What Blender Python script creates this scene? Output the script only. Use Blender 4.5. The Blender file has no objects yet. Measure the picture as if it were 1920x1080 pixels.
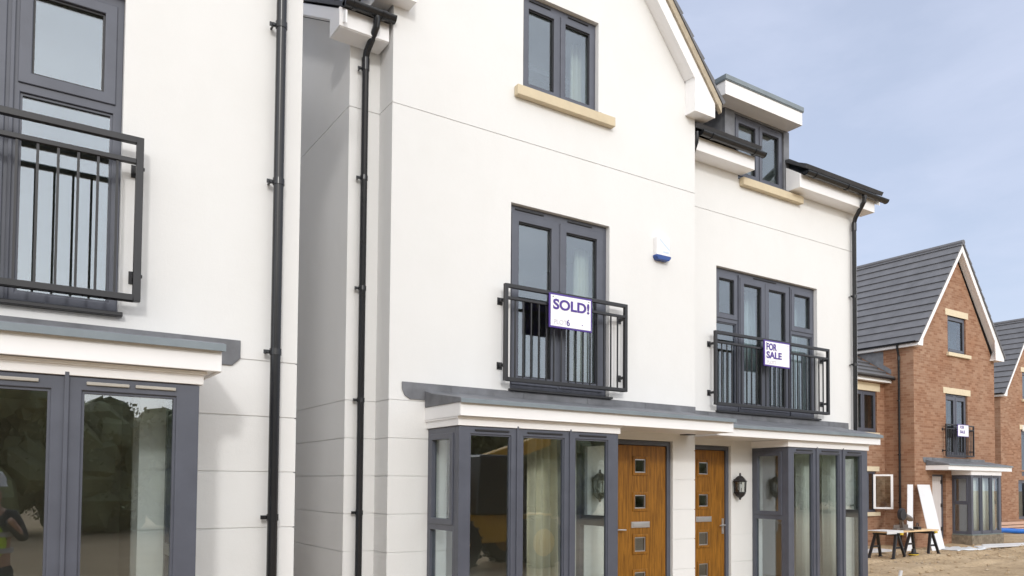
import bpy, bmesh, math, random
from mathutils import Vector, Matrix
random.seed(7)
C = bpy.context.scene
COL = C.collection
R = math.radians

# ------------------------------------------------------------------ materials
def nt(name):
    m = bpy.data.materials.new(name); m.use_nodes = True
    t = m.node_tree; b = t.nodes['Principled BSDF']
    return m, t, b
def N(t, typ, **kw):
    n = t.nodes.new(typ)
    for k, v in kw.items():
        if k in n.inputs: n.inputs[k].default_value = v
        else: setattr(n, k, v)
    return n
def L(t, a, b): t.links.new(a, b)
def noisy(name, col, rough=.6, var=.06, scale=3., bump=0., bscale=60., spec=.5, metal=0., coat=0., stretch=None, warm=(1, 1, 1)):
    """principled with a soft low-frequency wear tint and optional fine bump"""
    m, t, b = nt(name)
    tc = N(t, 'ShaderNodeTexCoord')
    src = tc.outputs['Object']
    if stretch:
        mp = N(t, 'ShaderNodeMapping'); mp.inputs['Scale'].default_value = stretch
        L(t, src, mp.inputs['Vector']); src = mp.outputs['Vector']
    n1 = N(t, 'ShaderNodeTexNoise', Scale=scale, Detail=6., Roughness=.6)
    L(t, src, n1.inputs['Vector'])
    r = N(t, 'ShaderNodeValToRGB')
    r.color_ramp.elements[0].position = .3; r.color_ramp.elements[1].position = .7
    r.color_ramp.elements[0].color = tuple(c*(1-var)*w for c, w in zip(col, warm))+(1,)
    r.color_ramp.elements[1].color = tuple(min(1, c*(1+var)) for c in col)+(1,)
    L(t, n1.outputs['Fac'], r.inputs['Fac']); L(t, r.outputs['Color'], b.inputs['Base Color'])
    b.inputs['Roughness'].default_value = rough
    b.inputs['Specular IOR Level'].default_value = spec
    b.inputs['Metallic'].default_value = metal
    b.inputs['Coat Weight'].default_value = coat
    if bump:
        n2 = N(t, 'ShaderNodeTexNoise', Scale=bscale, Detail=4.)
        L(t, src, n2.inputs['Vector'])
        bp = N(t, 'ShaderNodeBump', Strength=bump, Distance=.01)
        L(t, n2.outputs['Fac'], bp.inputs['Height']); L(t, bp.outputs['Normal'], b.inputs['Normal'])
    return m
def make_render():
    m, t, b = nt('cream_render')
    tc = N(t, 'ShaderNodeTexCoord')
    n1 = N(t, 'ShaderNodeTexNoise', Scale=.9, Detail=7., Roughness=.65)
    mp = N(t, 'ShaderNodeMapping'); mp.inputs['Scale'].default_value = (1, 1, .45)
    L(t, tc.outputs['Object'], mp.inputs['Vector']); L(t, mp.outputs['Vector'], n1.inputs['Vector'])
    r = N(t, 'ShaderNodeValToRGB')
    r.color_ramp.elements[0].position = .25; r.color_ramp.elements[1].position = .75
    r.color_ramp.elements[0].color = (.775, .775, .768, 1); r.color_ramp.elements[1].color = (.80, .80, .797, 1)
    L(t, n1.outputs['Fac'], r.inputs['Fac'])
    n3 = N(t, 'ShaderNodeTexNoise', Scale=230., Detail=3.)
    L(t, tc.outputs['Object'], n3.inputs['Vector'])
    mx = N(t, 'ShaderNodeMixRGB', blend_type='MULTIPLY'); mx.inputs['Fac'].default_value = .10
    L(t, r.outputs['Color'], mx.inputs[1]); L(t, n3.outputs['Fac'], mx.inputs[2])
    # faint rain streaks and trowel patches
    m2 = N(t, 'ShaderNodeMapping'); m2.inputs['Scale'].default_value = (1., 1., .7); L(t, tc.outputs['Object'], m2.inputs['Vector'])
    n4 = N(t, 'ShaderNodeTexNoise', Scale=1.5, Detail=5., Roughness=.6); L(t, m2.outputs['Vector'], n4.inputs['Vector'])
    r4 = N(t, 'ShaderNodeValToRGB'); r4.color_ramp.elements[0].position = .3; r4.color_ramp.elements[1].position = .55
    r4.color_ramp.elements[0].color = (.975, .973, .968, 1); r4.color_ramp.elements[1].color = (1, 1, 1, 1); L(t, n4.outputs['Fac'], r4.inputs['Fac'])
    n5 = N(t, 'ShaderNodeTexNoise', Scale=7., Detail=5., Roughness=.7); L(t, tc.outputs['Object'], n5.inputs['Vector'])
    m5 = N(t, 'ShaderNodeMixRGB', blend_type='MULTIPLY'); m5.inputs['Fac'].default_value = 1.
    L(t, mx.outputs['Color'], m5.inputs[1]); L(t, r4.outputs['Color'], m5.inputs[2])
    L(t, m5.outputs['Color'], b.inputs['Base Color'])
    bq = N(t, 'ShaderNodeBump', Strength=.12, Distance=.02); L(t, n5.outputs['Fac'], bq.inputs['Height'])
    b.inputs['Roughness'].default_value = .9; b.inputs['Specular IOR Level'].default_value = .2
    bp = N(t, 'ShaderNodeBump', Strength=.25, Distance=.004); L(t, bq.outputs['Normal'], bp.inputs['Normal'])
    L(t, n3.outputs['Fac'], bp.inputs['Height']); L(t, bp.outputs['Normal'], b.inputs['Normal'])
    return m
def make_brick():
    m, t, b = nt('red_brick')
    tc = N(t, 'ShaderNodeTexCoord'); ge = N(t, 'ShaderNodeNewGeometry')
    sp = N(t, 'ShaderNodeSeparateXYZ'); L(t, tc.outputs['Object'], sp.inputs[0])
    sn = N(t, 'ShaderNodeSeparateXYZ'); L(t, ge.outputs['True Normal'], sn.inputs[0])
    ab = N(t, 'ShaderNodeMath', operation='ABSOLUTE'); L(t, sn.outputs['X'], ab.inputs[0])
    gt = N(t, 'ShaderNodeMath', operation='GREATER_THAN'); L(t, ab.outputs[0], gt.inputs[0]); gt.inputs[1].default_value = .5
    mx = N(t, 'ShaderNodeMix', data_type='FLOAT'); L(t, gt.outputs[0], mx.inputs['Factor'])
    L(t, sp.outputs['X'], mx.inputs['A']); L(t, sp.outputs['Y'], mx.inputs['B'])
    cb = N(t, 'ShaderNodeCombineXYZ'); L(t, mx.outputs['Result'], cb.inputs['X']); L(t, sp.outputs['Z'], cb.inputs['Y'])
    bk = N(t, 'ShaderNodeTexBrick')
    bk.inputs['Scale'].default_value = 1.; bk.inputs['Brick Width'].default_value = .225; bk.inputs['Row Height'].default_value = .075
    bk.inputs['Mortar Size'].default_value = .006; bk.inputs['Mortar Smooth'].default_value = .2; bk.inputs['Bias'].default_value = 0.
    bk.inputs['Color1'].default_value = (.265, .150, .098, 1); bk.inputs['Color2'].default_value = (.39, .26, .182, 1)
    bk.inputs['Mortar'].default_value = (.37, .265, .19, 1)
    L(t, cb.outputs[0], bk.inputs['Vector'])
    n1 = N(t, 'ShaderNodeTexNoise', Scale=.7, Detail=8., Roughness=.75); L(t, tc.outputs['Object'], n1.inputs['Vector'])
    r = N(t, 'ShaderNodeValToRGB'); r.color_ramp.elements[0].position = .3; r.color_ramp.elements[1].position = .72
    r.color_ramp.elements[0].color = (.84, .66, .56, 1); r.color_ramp.elements[1].color = (1.0, 1.0, 1.0, 1)
    L(t, n1.outputs['Fac'], r.inputs['Fac'])
    mu = N(t, 'ShaderNodeMixRGB', blend_type='MULTIPLY'); mu.inputs['Fac'].default_value = 1.
    L(t, bk.outputs['Color'], mu.inputs[1]); L(t, r.outputs['Color'], mu.inputs[2])
    L(t, mu.outputs['Color'], b.inputs['Base Color']); b.inputs['Roughness'].default_value = .9
    b.inputs['Specular IOR Level'].default_value = .2
    bp = N(t, 'ShaderNodeBump', Strength=.5, Distance=.004, invert=True)
    L(t, bk.outputs['Fac'], bp.inputs['Height']); L(t, bp.outputs['Normal'], b.inputs['Normal'])
    return m
def make_glass(name, base=.04, gain=1.6, tint=(.93, .96, .95)):
    m = bpy.data.materials.new(name); m.use_nodes = True
    t = m.node_tree; t.nodes.clear()
    o = N(t, 'ShaderNodeOutputMaterial')
    tr = N(t, 'ShaderNodeBsdfTransparent'); tr.inputs['Color'].default_value = (*tint, 1)
    gl = N(t, 'ShaderNodeBsdfGlossy'); gl.inputs['Roughness'].default_value = 0.; gl.inputs['Color'].default_value = (.88, .93, 1, 1)
    # Schlick reflectance from either side of the sheet
    ge = N(t, 'ShaderNodeNewGeometry'); dt = N(t, 'ShaderNodeVectorMath', operation='DOT_PRODUCT')
    L(t, ge.outputs['Normal'], dt.inputs[0]); L(t, ge.outputs['Incoming'], dt.inputs[1])
    ab = N(t, 'ShaderNodeMath', operation='ABSOLUTE'); L(t, dt.outputs['Value'], ab.inputs[0])
    su = N(t, 'ShaderNodeMath', operation='SUBTRACT', use_clamp=True); su.inputs[0].default_value = 1.; L(t, ab.outputs[0], su.inputs[1])
    pw = N(t, 'ShaderNodeMath', operation='POWER'); L(t, su.outputs[0], pw.inputs[0]); pw.inputs[1].default_value = 5.
    ma = N(t, 'ShaderNodeMath', operation='MULTIPLY_ADD', use_clamp=True)
    ma.inputs[1].default_value = gain; ma.inputs[2].default_value = base
    L(t, pw.outputs[0], ma.inputs[0])
    mx = N(t, 'ShaderNodeMixShader'); L(t, ma.outputs[0], mx.inputs[0]); L(t, tr.outputs[0], mx.inputs[1]); L(t, gl.outputs[0], mx.inputs[2])
    L(t, mx.outputs[0], o.inputs['Surface'])
    return m
def make_oak():
    m, t, b = nt('oak_door')
    tc = N(t, 'ShaderNodeTexCoord'); mp = N(t, 'ShaderNodeMapping'); mp.inputs['Scale'].default_value = (26, 26, 1.6)
    L(t, tc.outputs['Object'], mp.inputs['Vector'])
    n1 = N(t, 'ShaderNodeTexNoise', Scale=2.2, Detail=7., Roughness=.62, Distortion=.5); L(t, mp.outputs['Vector'], n1.inputs['Vector'])
    r = N(t, 'ShaderNodeValToRGB'); r.color_ramp.elements[0].position = .32; r.color_ramp.elements[1].position = .68
    r.color_ramp.elements[0].color = (.13, .052, .006, 1); r.color_ramp.elements[1].color = (.34, .148, .018, 1)
    L(t, n1.outputs['Fac'], r.inputs['Fac']); L(t, r.outputs['Color'], b.inputs['Base Color'])
    b.inputs['Roughness'].default_value = .42; b.inputs['Specular IOR Level'].default_value = .3
    return m
def make_soil():
    m, t, b = nt('bare_soil')
    tc = N(t, 'ShaderNodeTexCoord')
    n1 = N(t, 'ShaderNodeTexNoise', Scale=.8, Detail=9., Roughness=.72); L(t, tc.outputs['Object'], n1.inputs['Vector'])
    r = N(t, 'ShaderNodeValToRGB'); e = r.color_ramp.elements
    e[0].position = .3; e[0].color = (.34, .25, .155, 1); e[1].position = .7; e[1].color = (.56, .44, .30, 1)
    x = e.new(.5); x.color = (.46, .345, .22, 1)
    L(t, n1.outputs['Fac'], r.inputs['Fac'])
    n2 = N(t, 'ShaderNodeTexNoise', Scale=14., Detail=6., Roughness=.7); L(t, tc.outputs['Object'], n2.inputs['Vector'])
    mx = N(t, 'ShaderNodeMixRGB', blend_type='OVERLAY'); mx.inputs['Fac'].default_value = .55
    L(t, r.outputs['Color'], mx.inputs[1]); L(t, n2.outputs['Fac'], mx.inputs[2]); L(t, mx.outputs['Color'], b.inputs['Base Color'])
    b.inputs['Roughness'].default_value = 1.; b.inputs['Specular IOR Level'].default_value = .1
    bp = N(t, 'ShaderNodeBump', Strength=.9, Distance=.05); L(t, n2.outputs['Fac'], bp.inputs['Height']); L(t, bp.outputs['Normal'], b.inputs['Normal'])
    return m
M = {}
M['render'] = make_render()
M['brick'] = make_brick()
M['glass'] = make_glass('window_glass', .14, .7)
M['glass_up'] = make_glass('coated_window_glass', .13, .7, (.80, .86, .88))
M['glass_sky'] = make_glass('mirror_coated_glass', .17, .7, (.80, .86, .88))
M['oak'] = make_oak()
M['soil'] = make_soil()
M['upvc'] = noisy('white_upvc', (.84, .835, .84), .35, .02, 2.)
M['frame'] = noisy('anthracite_frame', (.085, .092, .118), .34, .10, 5., bump=.02, bscale=200.)
M['black'] = noisy('black_painted_metal', (.018, .018, .021), .38, .15, 6.)
M['rain'] = noisy('black_plastic_rainwater', (.014, .015, .018), .25, .15, 4.)
M['lead'] = noisy('lead_sheet', (.15, .155, .17), .62, .28, 4.5, bump=.25, bscale=9.)
M['grey_edge'] = noisy('grey_drip_edge', (.19, .225, .25), .5, .1, 6.)
M['stone'] = noisy('buff_cast_stone', (.60, .51, .36), .85, .06, 6., bump=.1, bscale=120.)
M['vent_beige'] = noisy('beige_vent_plastic', (.42, .40, .36), .6, .05, 5.)
M['stone_pale'] = noisy('pale_cast_stone', (.66, .57, .41), .85, .06, 6., bump=.1, bscale=120.)
M['tile'] = noisy('slate_grey_tile', (.135, .136, .146), .6, .16, 3., bump=.15, bscale=40.)
M['tile_dark'] = noisy('dark_roof_tile', (.05, .052, .058), .55, .16, 5.)
M['mortar'] = noisy('buff_verge_mortar', (.42, .36, .27), .95, .15, 14., bump=.4, bscale=50.)
M['plaster'] = noisy('warm_white_plaster', (.66, .64, .59), .9, .02, 2.)
M['floorb'] = noisy('pale_chipboard_floor', (.34, .26, .17), .7, .15, 5.)
M['curtain'] = noisy('cream_curtain_cloth', (.78, .73, .58), .9, .05, 5.)
M['voile'] = noisy('pale_voile_cloth', (.74, .76, .72), .9, .04, 5.)
M['silver'] = noisy('brushed_steel', (.62, .62, .64), .32, .05, 5., metal=.85)
M['blue'] = noisy('blue_plastic', (.015, .06, .26), .35, .1, 5.)
M['bluehose'] = noisy('blue_pipe_plastic', (.012, .13, .50), .35, .1, 5.)
M['green'] = noisy('green_plastic', (.03, .22, .11), .5, .3, 5.)
M['sign'] = noisy('white_sign_board', (.88, .88, .90), .4, .01, 3.)
M['purple'] = noisy('purple_print', (.075, .035, .26), .5, .05, 5.)
M['faint'] = noisy('pale_grey_print', (.62, .61, .66), .5, .05, 5.)
M['paleblue'] = noisy('pale_blue_print', (.60, .70, .84), .4, .05, 5.)
M['wood'] = noisy('new_softwood', (.70, .50, .29), .75, .15, 3., stretch=(1, 14, 14))
M['plank'] = noisy('pinkish_timber', (.55, .36, .27), .8, .2, 3., stretch=(1, 14, 14))
M['white'] = noisy('white_board', (.66, .66, .67), .5, .03, 3.)
M['sheet'] = noisy('milky_plastic_sheet', (.66, .68, .69), .3, .12, 7., bump=.5, bscale=12.)
M['yellow'] = noisy('yellow_plastic', (.62, .42, .03), .45, .1, 5.)
M['steel'] = noisy('dull_tool_steel', (.20, .17, .15), .45, .3, 9., metal=.5)
M['stonebit'] = noisy('rubble_stone', (.40, .32, .23), .95, .35, 9.)
M['concrete'] = noisy('rough_footing', (.20, .165, .12), .95, .4, 9., bump=.6, bscale=25.)
M['leaf'] = noisy('tree_leaves', (.19, .205, .10), .7, .6, 1.4)
M['bark'] = noisy('tree_bark', (.09, .07, .05), .9, .3, 8.)
M['skin'] = noisy('skin', (.45, .26, .19), .55, .05, 8.)
M['hivis'] = noisy('lime_hi_vis_cloth', (.55, .80, .04), .8, .05, 8.)
M['tape'] = noisy('reflective_tape', (.45, .45, .47), .3, .05, 8.)
M['dark_cloth'] = noisy('dark_work_trousers', (.03, .035, .05), .9, .1, 8.)
M['rubber'] = noisy('black_rubber', (.018, .017, .016), .8, .2, 8., bump=.3, bscale=30.)
M['machine'] = noisy('yellow_machine_paint', (.58, .31, .02), .4, .12, 2.)
M['orange'] = noisy('orange_plastic', (.60, .10, .04), .5, .1, 5.)
M['doorwhite'] = noisy('white_wrapped_door', (.62, .58, .57), .5, .06, 2., stretch=(6, 6, .5))
M['footstrip'] = noisy('grey_green_sill', (.17, .20, .185), .6, .15, 6.)

# ------------------------------------------------------------------ mesh helpers
class MB:
    def __init__(s): s.v = []; s.f = []; s.m = []
    def add(s, verts, faces, mi=0):
        o = len(s.v); s.v += [tuple(v) for v in verts]
        for f in faces: s.f.append(tuple(i+o for i in f)); s.m.append(mi)
        return s
    def box(s, x0, x1, y0, y1, z0, z1, mi=0):
        return s.add([(x0,y0,z0),(x1,y0,z0),(x1,y1,z0),(x0,y1,z0),(x0,y0,z1),(x1,y0,z1),(x1,y1,z1),(x0,y1,z1)],
            [(0,3,2,1),(4,5,6,7),(0,1,5,4),(1,2,6,5),(2,3,7,6),(3,0,4,7)], mi)
    def hexa(s, p, mi=0):   # 8 points: bottom 4 ccw, top 4 ccw
        return s.add(p, [(0,3,2,1),(4,5,6,7),(0,1,5,4),(1,2,6,5),(2,3,7,6),(3,0,4,7)], mi)
    def prism(s, poly, axis, a0, a1, mi=0):
        """poly in the two other axes; axis 'x': (y,z), 'y': (x,z), 'z': (x,y)"""
        def P(p, a): return {'x': (a, p[0], p[1]), 'y': (p[0], a, p[1]), 'z': (p[0], p[1], a)}[axis]
        n = len(poly)
        vs = [P(p, a0) for p in poly]+[P(p, a1) for p in poly]
        fs = [tuple(range(n))[::-1], tuple(range(n, 2*n))]+[(i, (i+1) % n, n+(i+1) % n, n+i) for i in range(n)]
        return s.add(vs, fs, mi)
    def tube(s, pts, r, n=12, mi=0, caps=True):
        pts = [Vector(p) for p in pts]; rings = []; up = None
        for i, p in enumerate(pts):
            if i == 0: d = (pts[1]-p).normalized()
            elif i == len(pts)-1: d = (p-pts[i-1]).normalized()
            else: d = ((pts[i+1]-p).normalized()+(p-pts[i-1]).normalized()).normalized()
            ref = Vector((0, 0, 1)) if abs(d.z) < .9 else Vector((0, 1, 0))
            if up is None: up = (ref-d*ref.dot(d)).normalized()
            else: up = (up-d*up.dot(d)).normalized()
            w = d.cross(up)
            rr = r[i] if isinstance(r, (list, tuple)) else r
            rings.append([p+(up*math.cos(2*math.pi*k/n)+w*math.sin(2*math.pi*k/n))*rr for k in range(n)])
        o = []; fs = []
        for g in rings: o += g
        for i in range(len(rings)-1):
            for k in range(n):
                a = i*n+k; b = i*n+(k+1) % n
                fs.append((a, b, b+n, a+n))
        if caps: fs.append(tuple(range(n))[::-1]); fs.append(tuple(range(len(o)-n, len(o))))
        return s.add(o, fs, mi)
    def lathe(s, prof, cx, cy, n=16, mi=0):   # prof (r,z)
        return s.tube([(cx, cy, z) for r, z in prof], [max(r, .0005) for r, z in prof], n, mi)

ORG = {}
def tag(o, label=None, cat=None, group=None, kind=None):
    if label: o['label'] = label
    if cat: o['category'] = cat
    if group: o['group'] = group
    if kind: o['kind'] = kind
    return o
def thing(name, label, cat, loc, group=None):
    o = bpy.data.objects.new(name, None); COL.objects.link(o); o.location = loc; o.empty_display_size = .2
    ORG[o] = Vector(loc); return tag(o, label, cat, group)
def build(name, mb, mats, parent=None, origin=None, bevel=0., smooth=False, label=None, weld=True):
    if isinstance(mats, str): mats = [mats]
    org = ORG[parent] if parent is not None else Vector(origin)
    me = bpy.data.meshes.new(name)
    me.from_pydata([tuple(Vector(v)-org) for v in mb.v], [], mb.f)
    for k in mats: me.materials.append(M[k])
    me.polygons.foreach_set('material_index', mb.m)
    if weld:
        bm = bmesh.new(); bm.from_mesh(me); bmesh.ops.remove_doubles(bm, verts=bm.verts, dist=1e-5)
        bmesh.ops.recalc_face_normals(bm, faces=bm.faces); bm.to_mesh(me); bm.free()
    o = bpy.data.objects.new(name, me); COL.objects.link(o)
    if parent is not None: o.parent = parent
    else: o.location = org
    ORG[o] = org
    if smooth:
        me.polygons.foreach_set('use_smooth', [True]*len(me.polygons))
        try: me.set_sharp_from_angle(angle=R(38))
        except Exception: pass
    if bevel:
        b = o.modifiers.new('bevel', 'BEVEL'); b.width = bevel; b.segments = 2; b.limit_method = 'ANGLE'; b.angle_limit = R(40)
    if label: o['label'] = label
    return o

def cells(mb, axis, u0, u1, z0, z1, d0, t, holes=(), grooves=(), gd=.009, gh=.010, mi=0):
    """a wall slab with rectangular holes and recessed horizontal joints.
    axis 'x': outer face at y=d0 looking to -y, thickness to +y; axis 'y': outer face at x=d0 looking to -x, thickness along sign(t)"""
    us = {u0, u1}; zs = {z0, z1}
    for a, b, c, d in holes: us |= {a, b}; zs |= {c, d}
    for g in grooves:
        if z0 < g < z1: zs |= {g-gh/2, g+gh/2}
    us = sorted(u for u in us if u0 <= u <= u1); zs = sorted(z for z in zs if z0 <= z <= z1)
    nu, nz = len(us)-1, len(zs)-1
    def solid(i, j):
        if i < 0 or j < 0 or i >= nu or j >= nz: return False
        u = (us[i]+us[i+1])/2; z = (zs[j]+zs[j+1])/2
        return not any(a < u < b and c < z < d for a, b, c, d in holes)
    def dep(j): return gd if any(abs((zs[j]+zs[j+1])/2-g) < gh*.4 for g in grooves) else 0.
    sg = 1 if t > 0 else -1
    def P(u, d, z): return (u, d0+sg*d, z) if axis == 'x' else (d0+sg*d, u, z)
    T = abs(t)
    def q(*p): mb.add(p, [(0, 1, 2, 3)], mi)
    for j in range(nz):
        d = dep(j)
        for i in range(nu):
            if not solid(i, j): continue
            a, b, c, e = us[i], us[i+1], zs[j], zs[j+1]
            if d and i == 0: a += gd
            if d and i == nu-1: b -= gd
            q(P(a, d, c), P(b, d, c), P(b, d, e), P(a, d, e)); q(P(a, T, c), P(a, T, e), P(b, T, e), P(b, T, c))
            if not solid(i-1, j): q(P(a, d, c), P(a, d, e), P(a, T, e), P(a, T, c))
            if not solid(i+1, j): q(P(b, d, c), P(b, T, c), P(b, T, e), P(b, d, e))
            for jj, z in ((j-1, c), (j+1, e)):
                if not solid(i, jj): q(P(a, d, z), P(b, d, z), P(b, T, z), P(a, T, z))
                elif d and not dep(jj):
                    q(P(us[i], 0, z), P(us[i+1], 0, z), P(us[i+1], d, z), P(us[i], d, z))
                    if i == 0: q(P(us[i], d, z), P(a, d, z), P(a, T, z), P(us[i], T, z))
                    if i == nu-1: q(P(us[i+1], d, z), P(b, d, z), P(b, T, z), P(us[i+1], T, z))
    return mb

def poly_slab(mb, outer, hole, y0, y1, mi=0):
    """front-facing slab in x,z with one optional hole polygon, thickness y0..y1"""
    bm = bmesh.new(); loops = [outer]+([hole] if hole else []); es = []
    for lp in loops:
        vs = [bm.verts.new((p[0], 0, p[1])) for p in lp]
        es += [bm.edges.new((vs[i], vs[(i+1) % len(vs)])) for i in range(len(vs))]
    bmesh.ops.triangle_fill(bm, use_beauty=True, edges=es)
    bm.verts.index_update()
    co = [(v.co.x, v.co.z) for v in bm.verts]; fs = [[v.index for v in f.verts] for f in bm.faces]; bm.free()
    for y in (y0, y1): mb.add([(x, y, z) for x, z in co], fs, mi)
    for lp in loops:
        n = len(lp)
        for i in range(n):
            a, b = lp[i], lp[(i+1) % n]
            mb.add([(a[0], y0, a[1]), (b[0], y0, b[1]), (b[0], y1, b[1]), (a[0], y1, a[1])], [(0, 1, 2, 3)], mi)
    return mb

def tile_roof(mb, p0, along, length, up, slope_len, course=.34, lip=.035, base=.03, mi=0, rolls=0):
    """sawtooth tiled slope; p0 eave start, along = eave direction, up = unit vector up the slope"""
    p0 = Vector(p0); A = Vector(along).normalized(); U = Vector(up).normalized(); Nn = A.cross(U).normalized()
    if Nn.z < 0: Nn = -Nn
    pr = [(0, 0)]; s = 0.
    while s < slope_len-1e-4:
        e = min(s+course, slope_len); pr += [(s, base+lip), (e, base)]; s = e
    pr.append((slope_len, 0)); n = len(pr)
    vs = [p0+U*a+Nn*b for a, b in pr]+[p0+A*length+U*a+Nn*b for a, b in pr]
    fs = [tuple(range(n)), tuple(range(n, 2*n))[::-1]]+[(i, (i+1) % n, n+(i+1) % n, n+i) for i in range(n)]
    mb.add(vs, fs, mi); return mb

def text_mb(s, size, x, z, y, bold=.0, depth=.003, spacing=1.0, width=None):
    """letters standing upright, facing -y, baseline-left at (x,z)"""
    cu = bpy.data.curves.new('txt', 'FONT'); cu.body = s; cu.size = size; cu.extrude = depth/2; cu.offset = bold; cu.space_character = spacing
    cu.resolution_u = 6
    ob = bpy.data.objects.new('txt', cu); COL.objects.link(ob)
    bpy.context.view_layer.update()
    me = bpy.data.meshes.new_from_object(ob.evaluated_get(bpy.context.evaluated_depsgraph_get()))
    xs = [v.co.x for v in me.vertices]; k = 1.
    if width: k = width/(max(xs)-min(xs))
    mb = MB()
    mb.add([(x+(v.co.x-min(xs))*k, y-v.co.z, z+v.co.y) for v in me.vertices], [tuple(p.vertices) for p in me.polygons])
    bpy.data.objects.remove(ob); bpy.data.curves.remove(cu); bpy.data.meshes.remove(me)
    return mb

# ------------------------------------------------------------------ house components
def frame_unit(par, name, axis, u0, u1, z0, z1, d, lights, depth=.07, sg=1, glass='glass', mat='frame', lip=.012, vents=(), cross=None, label=None, ventmat='frame'):
    """outer frame with several lights (a,b,c,d,kind); sashes stand proud. axis/d as in cells"""
    mb = MB(); cells(mb, axis, u0, u1, z0, z1, d, depth*sg, [l[:4] for l in lights])
    fr = build(name, mb, mat, par, bevel=.004, label=label)
    for a, b, c, e, kind in lights:
        if kind[0] == 's':
            w = .055 if len(kind) == 1 else float(kind[1:])
            sm = MB(); cells(sm, axis, a-.012, b+.012, c-.012, e+.012, d-lip*sg, (depth*.6+lip)*sg, [(a+w, b-w, c+w, e-w)])
            s = build('sash', sm, mat, fr, bevel=.005); A, B, Cc, E = a+w, b-w, c+w, e-w
            gm = MB(); cells(gm, axis, A, B, Cc, E, d+(-lip+.018)*sg, .02*sg, [(A+.012, B-.012, Cc+.012, E-.012)])
            build('glazing_bead', gm, 'black', fr)
        else:
            A, B, Cc, E = a, b, c, e
            gm = MB(); cells(gm, axis, A, B, Cc, E, d+.014*sg, .02*sg, [(A+.014, B-.014, Cc+.014, E-.014)])
            build('glazing_bead', gm, mat, fr)
        p = MB(); o1 = d+.03*sg; o2 = d+.036*sg
        if axis == 'x': p.box(A, B, min(o1, o2), max(o1, o2), Cc, E)
        else: p.box(min(o1, o2), max(o1, o2), A, B, Cc, E)
        build('pane', p, glass, fr)
    for a, b, z in vents:
        v = MB()
        if axis == 'x': v.box(a, b, d-.014, d, z-.009, z+.009)
        build('trickle_vent', v, ventmat, fr, bevel=.004)
    return fr

def balcony(par, x0, x1, z0, z1, yb, yw, n, zr=None, label=None):
    zr = zr or z1-.135
    mb = MB(); y0, y1 = yb-.02, yb+.02; p = .04
    mb.box(x0, x0+p, y0, y1, z0, z1); mb.box(x1-p, x1, y0, y1, z0, z1)
    mb.box(x0+p, x1-p, y0, y1, z1-p, z1); mb.box(x0+p, x1-p, y0+.003, y1-.003, zr-.03, zr); mb.box(x0+p, x1-p, y0, y1, z0, z0+p)
    b = build('balcony', mb, 'black', par, bevel=.003, label=label)
    bal = MB().box(-.007, .007, -.007, .007, 0, zr-.03-z0-p)
    me = None
    for i in range(n):
        x = x0+p+(x1-x0-2*p)*(i+1)/(n+1)
        if me is None:
            o = build('baluster', bal, 'black', None, origin=(0, 0, 0)); me = o.data
        else: o = bpy.data.objects.new('baluster', me); COL.objects.link(o)
        o.parent = b; o.location = Vector((x, yb, z0+p))-ORG[b]
    for x in (x0+.02, x1-.02):
        for z in (z0+.17, z1-.17):
            k = MB(); sx = -1 if x < (x0+x1)/2 else 1
            k.box(x-.016, x+.016, y1, yw-.006, z-.016, z+.016); k.box(x-.034, x+.034, yw-.006, yw, z-.04, z+.04)
            k.tube([(x+sx*.016, (y1+yw)/2-.02, z), (x+sx*.034, (y1+yw)/2-.02, z)], .012, 8)
            build('bracket', k, 'black', b, bevel=.002)
    return b

def downpipe(par, x, y, z0, z1, head, brackets, r=.034, sidex=-1, yw=None):
    """straight pipe x,y from z0 to z1 then through the head points"""
    mb = MB().tube([(x, y, z0), (x, y, z1)]+head, r, 16)
    for z in brackets: mb.tube([(x, y, z-.022), (x, y, z+.022)], r+.005, 16)
    zz = [b for b in brackets]
    mb.tube([(x, y, z1-.12), (x, y, z1+.0)], r+.006, 16)
    p = build('downpipe', mb, 'rain', par, smooth=True)
    for z in brackets:
        k = MB().box(min(x, x+sidex*.075), max(x, x+sidex*.06), y+.012, y+.022, z-.013, z+.013)
        k.tube([(x+sidex*.048, y+.022, z), (x+sidex*.048, (yw or y+.07), z)], .008, 8)
        k.tube([(x+sidex*.05, y+.002, z), (x+sidex*.05, y+.014, z)], .010, 8)
        build('pipe_bracket', k, 'rain', p)
    return p

def gutter(par, axis, a0, a1, c, z, r=.056, brackets=()):
    """half-round gutter along axis at cross position c"""
    n = 10; mb = MB(); prof = []
    for k in range(n+1): an = math.pi+math.pi*k/n; prof.append((math.cos(an)*r, math.sin(an)*r))
    inn = [(u*.88, v*.88) for u, v in prof]
    poly = [(c+u, z+v) for u, v in prof]+[(c+u, z+v) for u, v in inn[::-1]]
    mb.prism(poly, 'x' if axis == 'x' else 'y', a0, a1)
    for a in (a0, a1-.006):
        mb.prism([(c+u*1.06, z+v*1.06) for u, v in prof], 'x' if axis == 'x' else 'y', a, a+.006)
    for s in brackets:
        mb.prism([(c+u*1.16, z+v*1.16) for u, v in prof]+[(c+u*1.02, z+v*1.02) for u, v in prof[::-1]], 'x' if axis == 'x' else 'y', s-.02, s+.02)
    return build('gutter', mb, 'rain', par, smooth=True)

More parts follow.
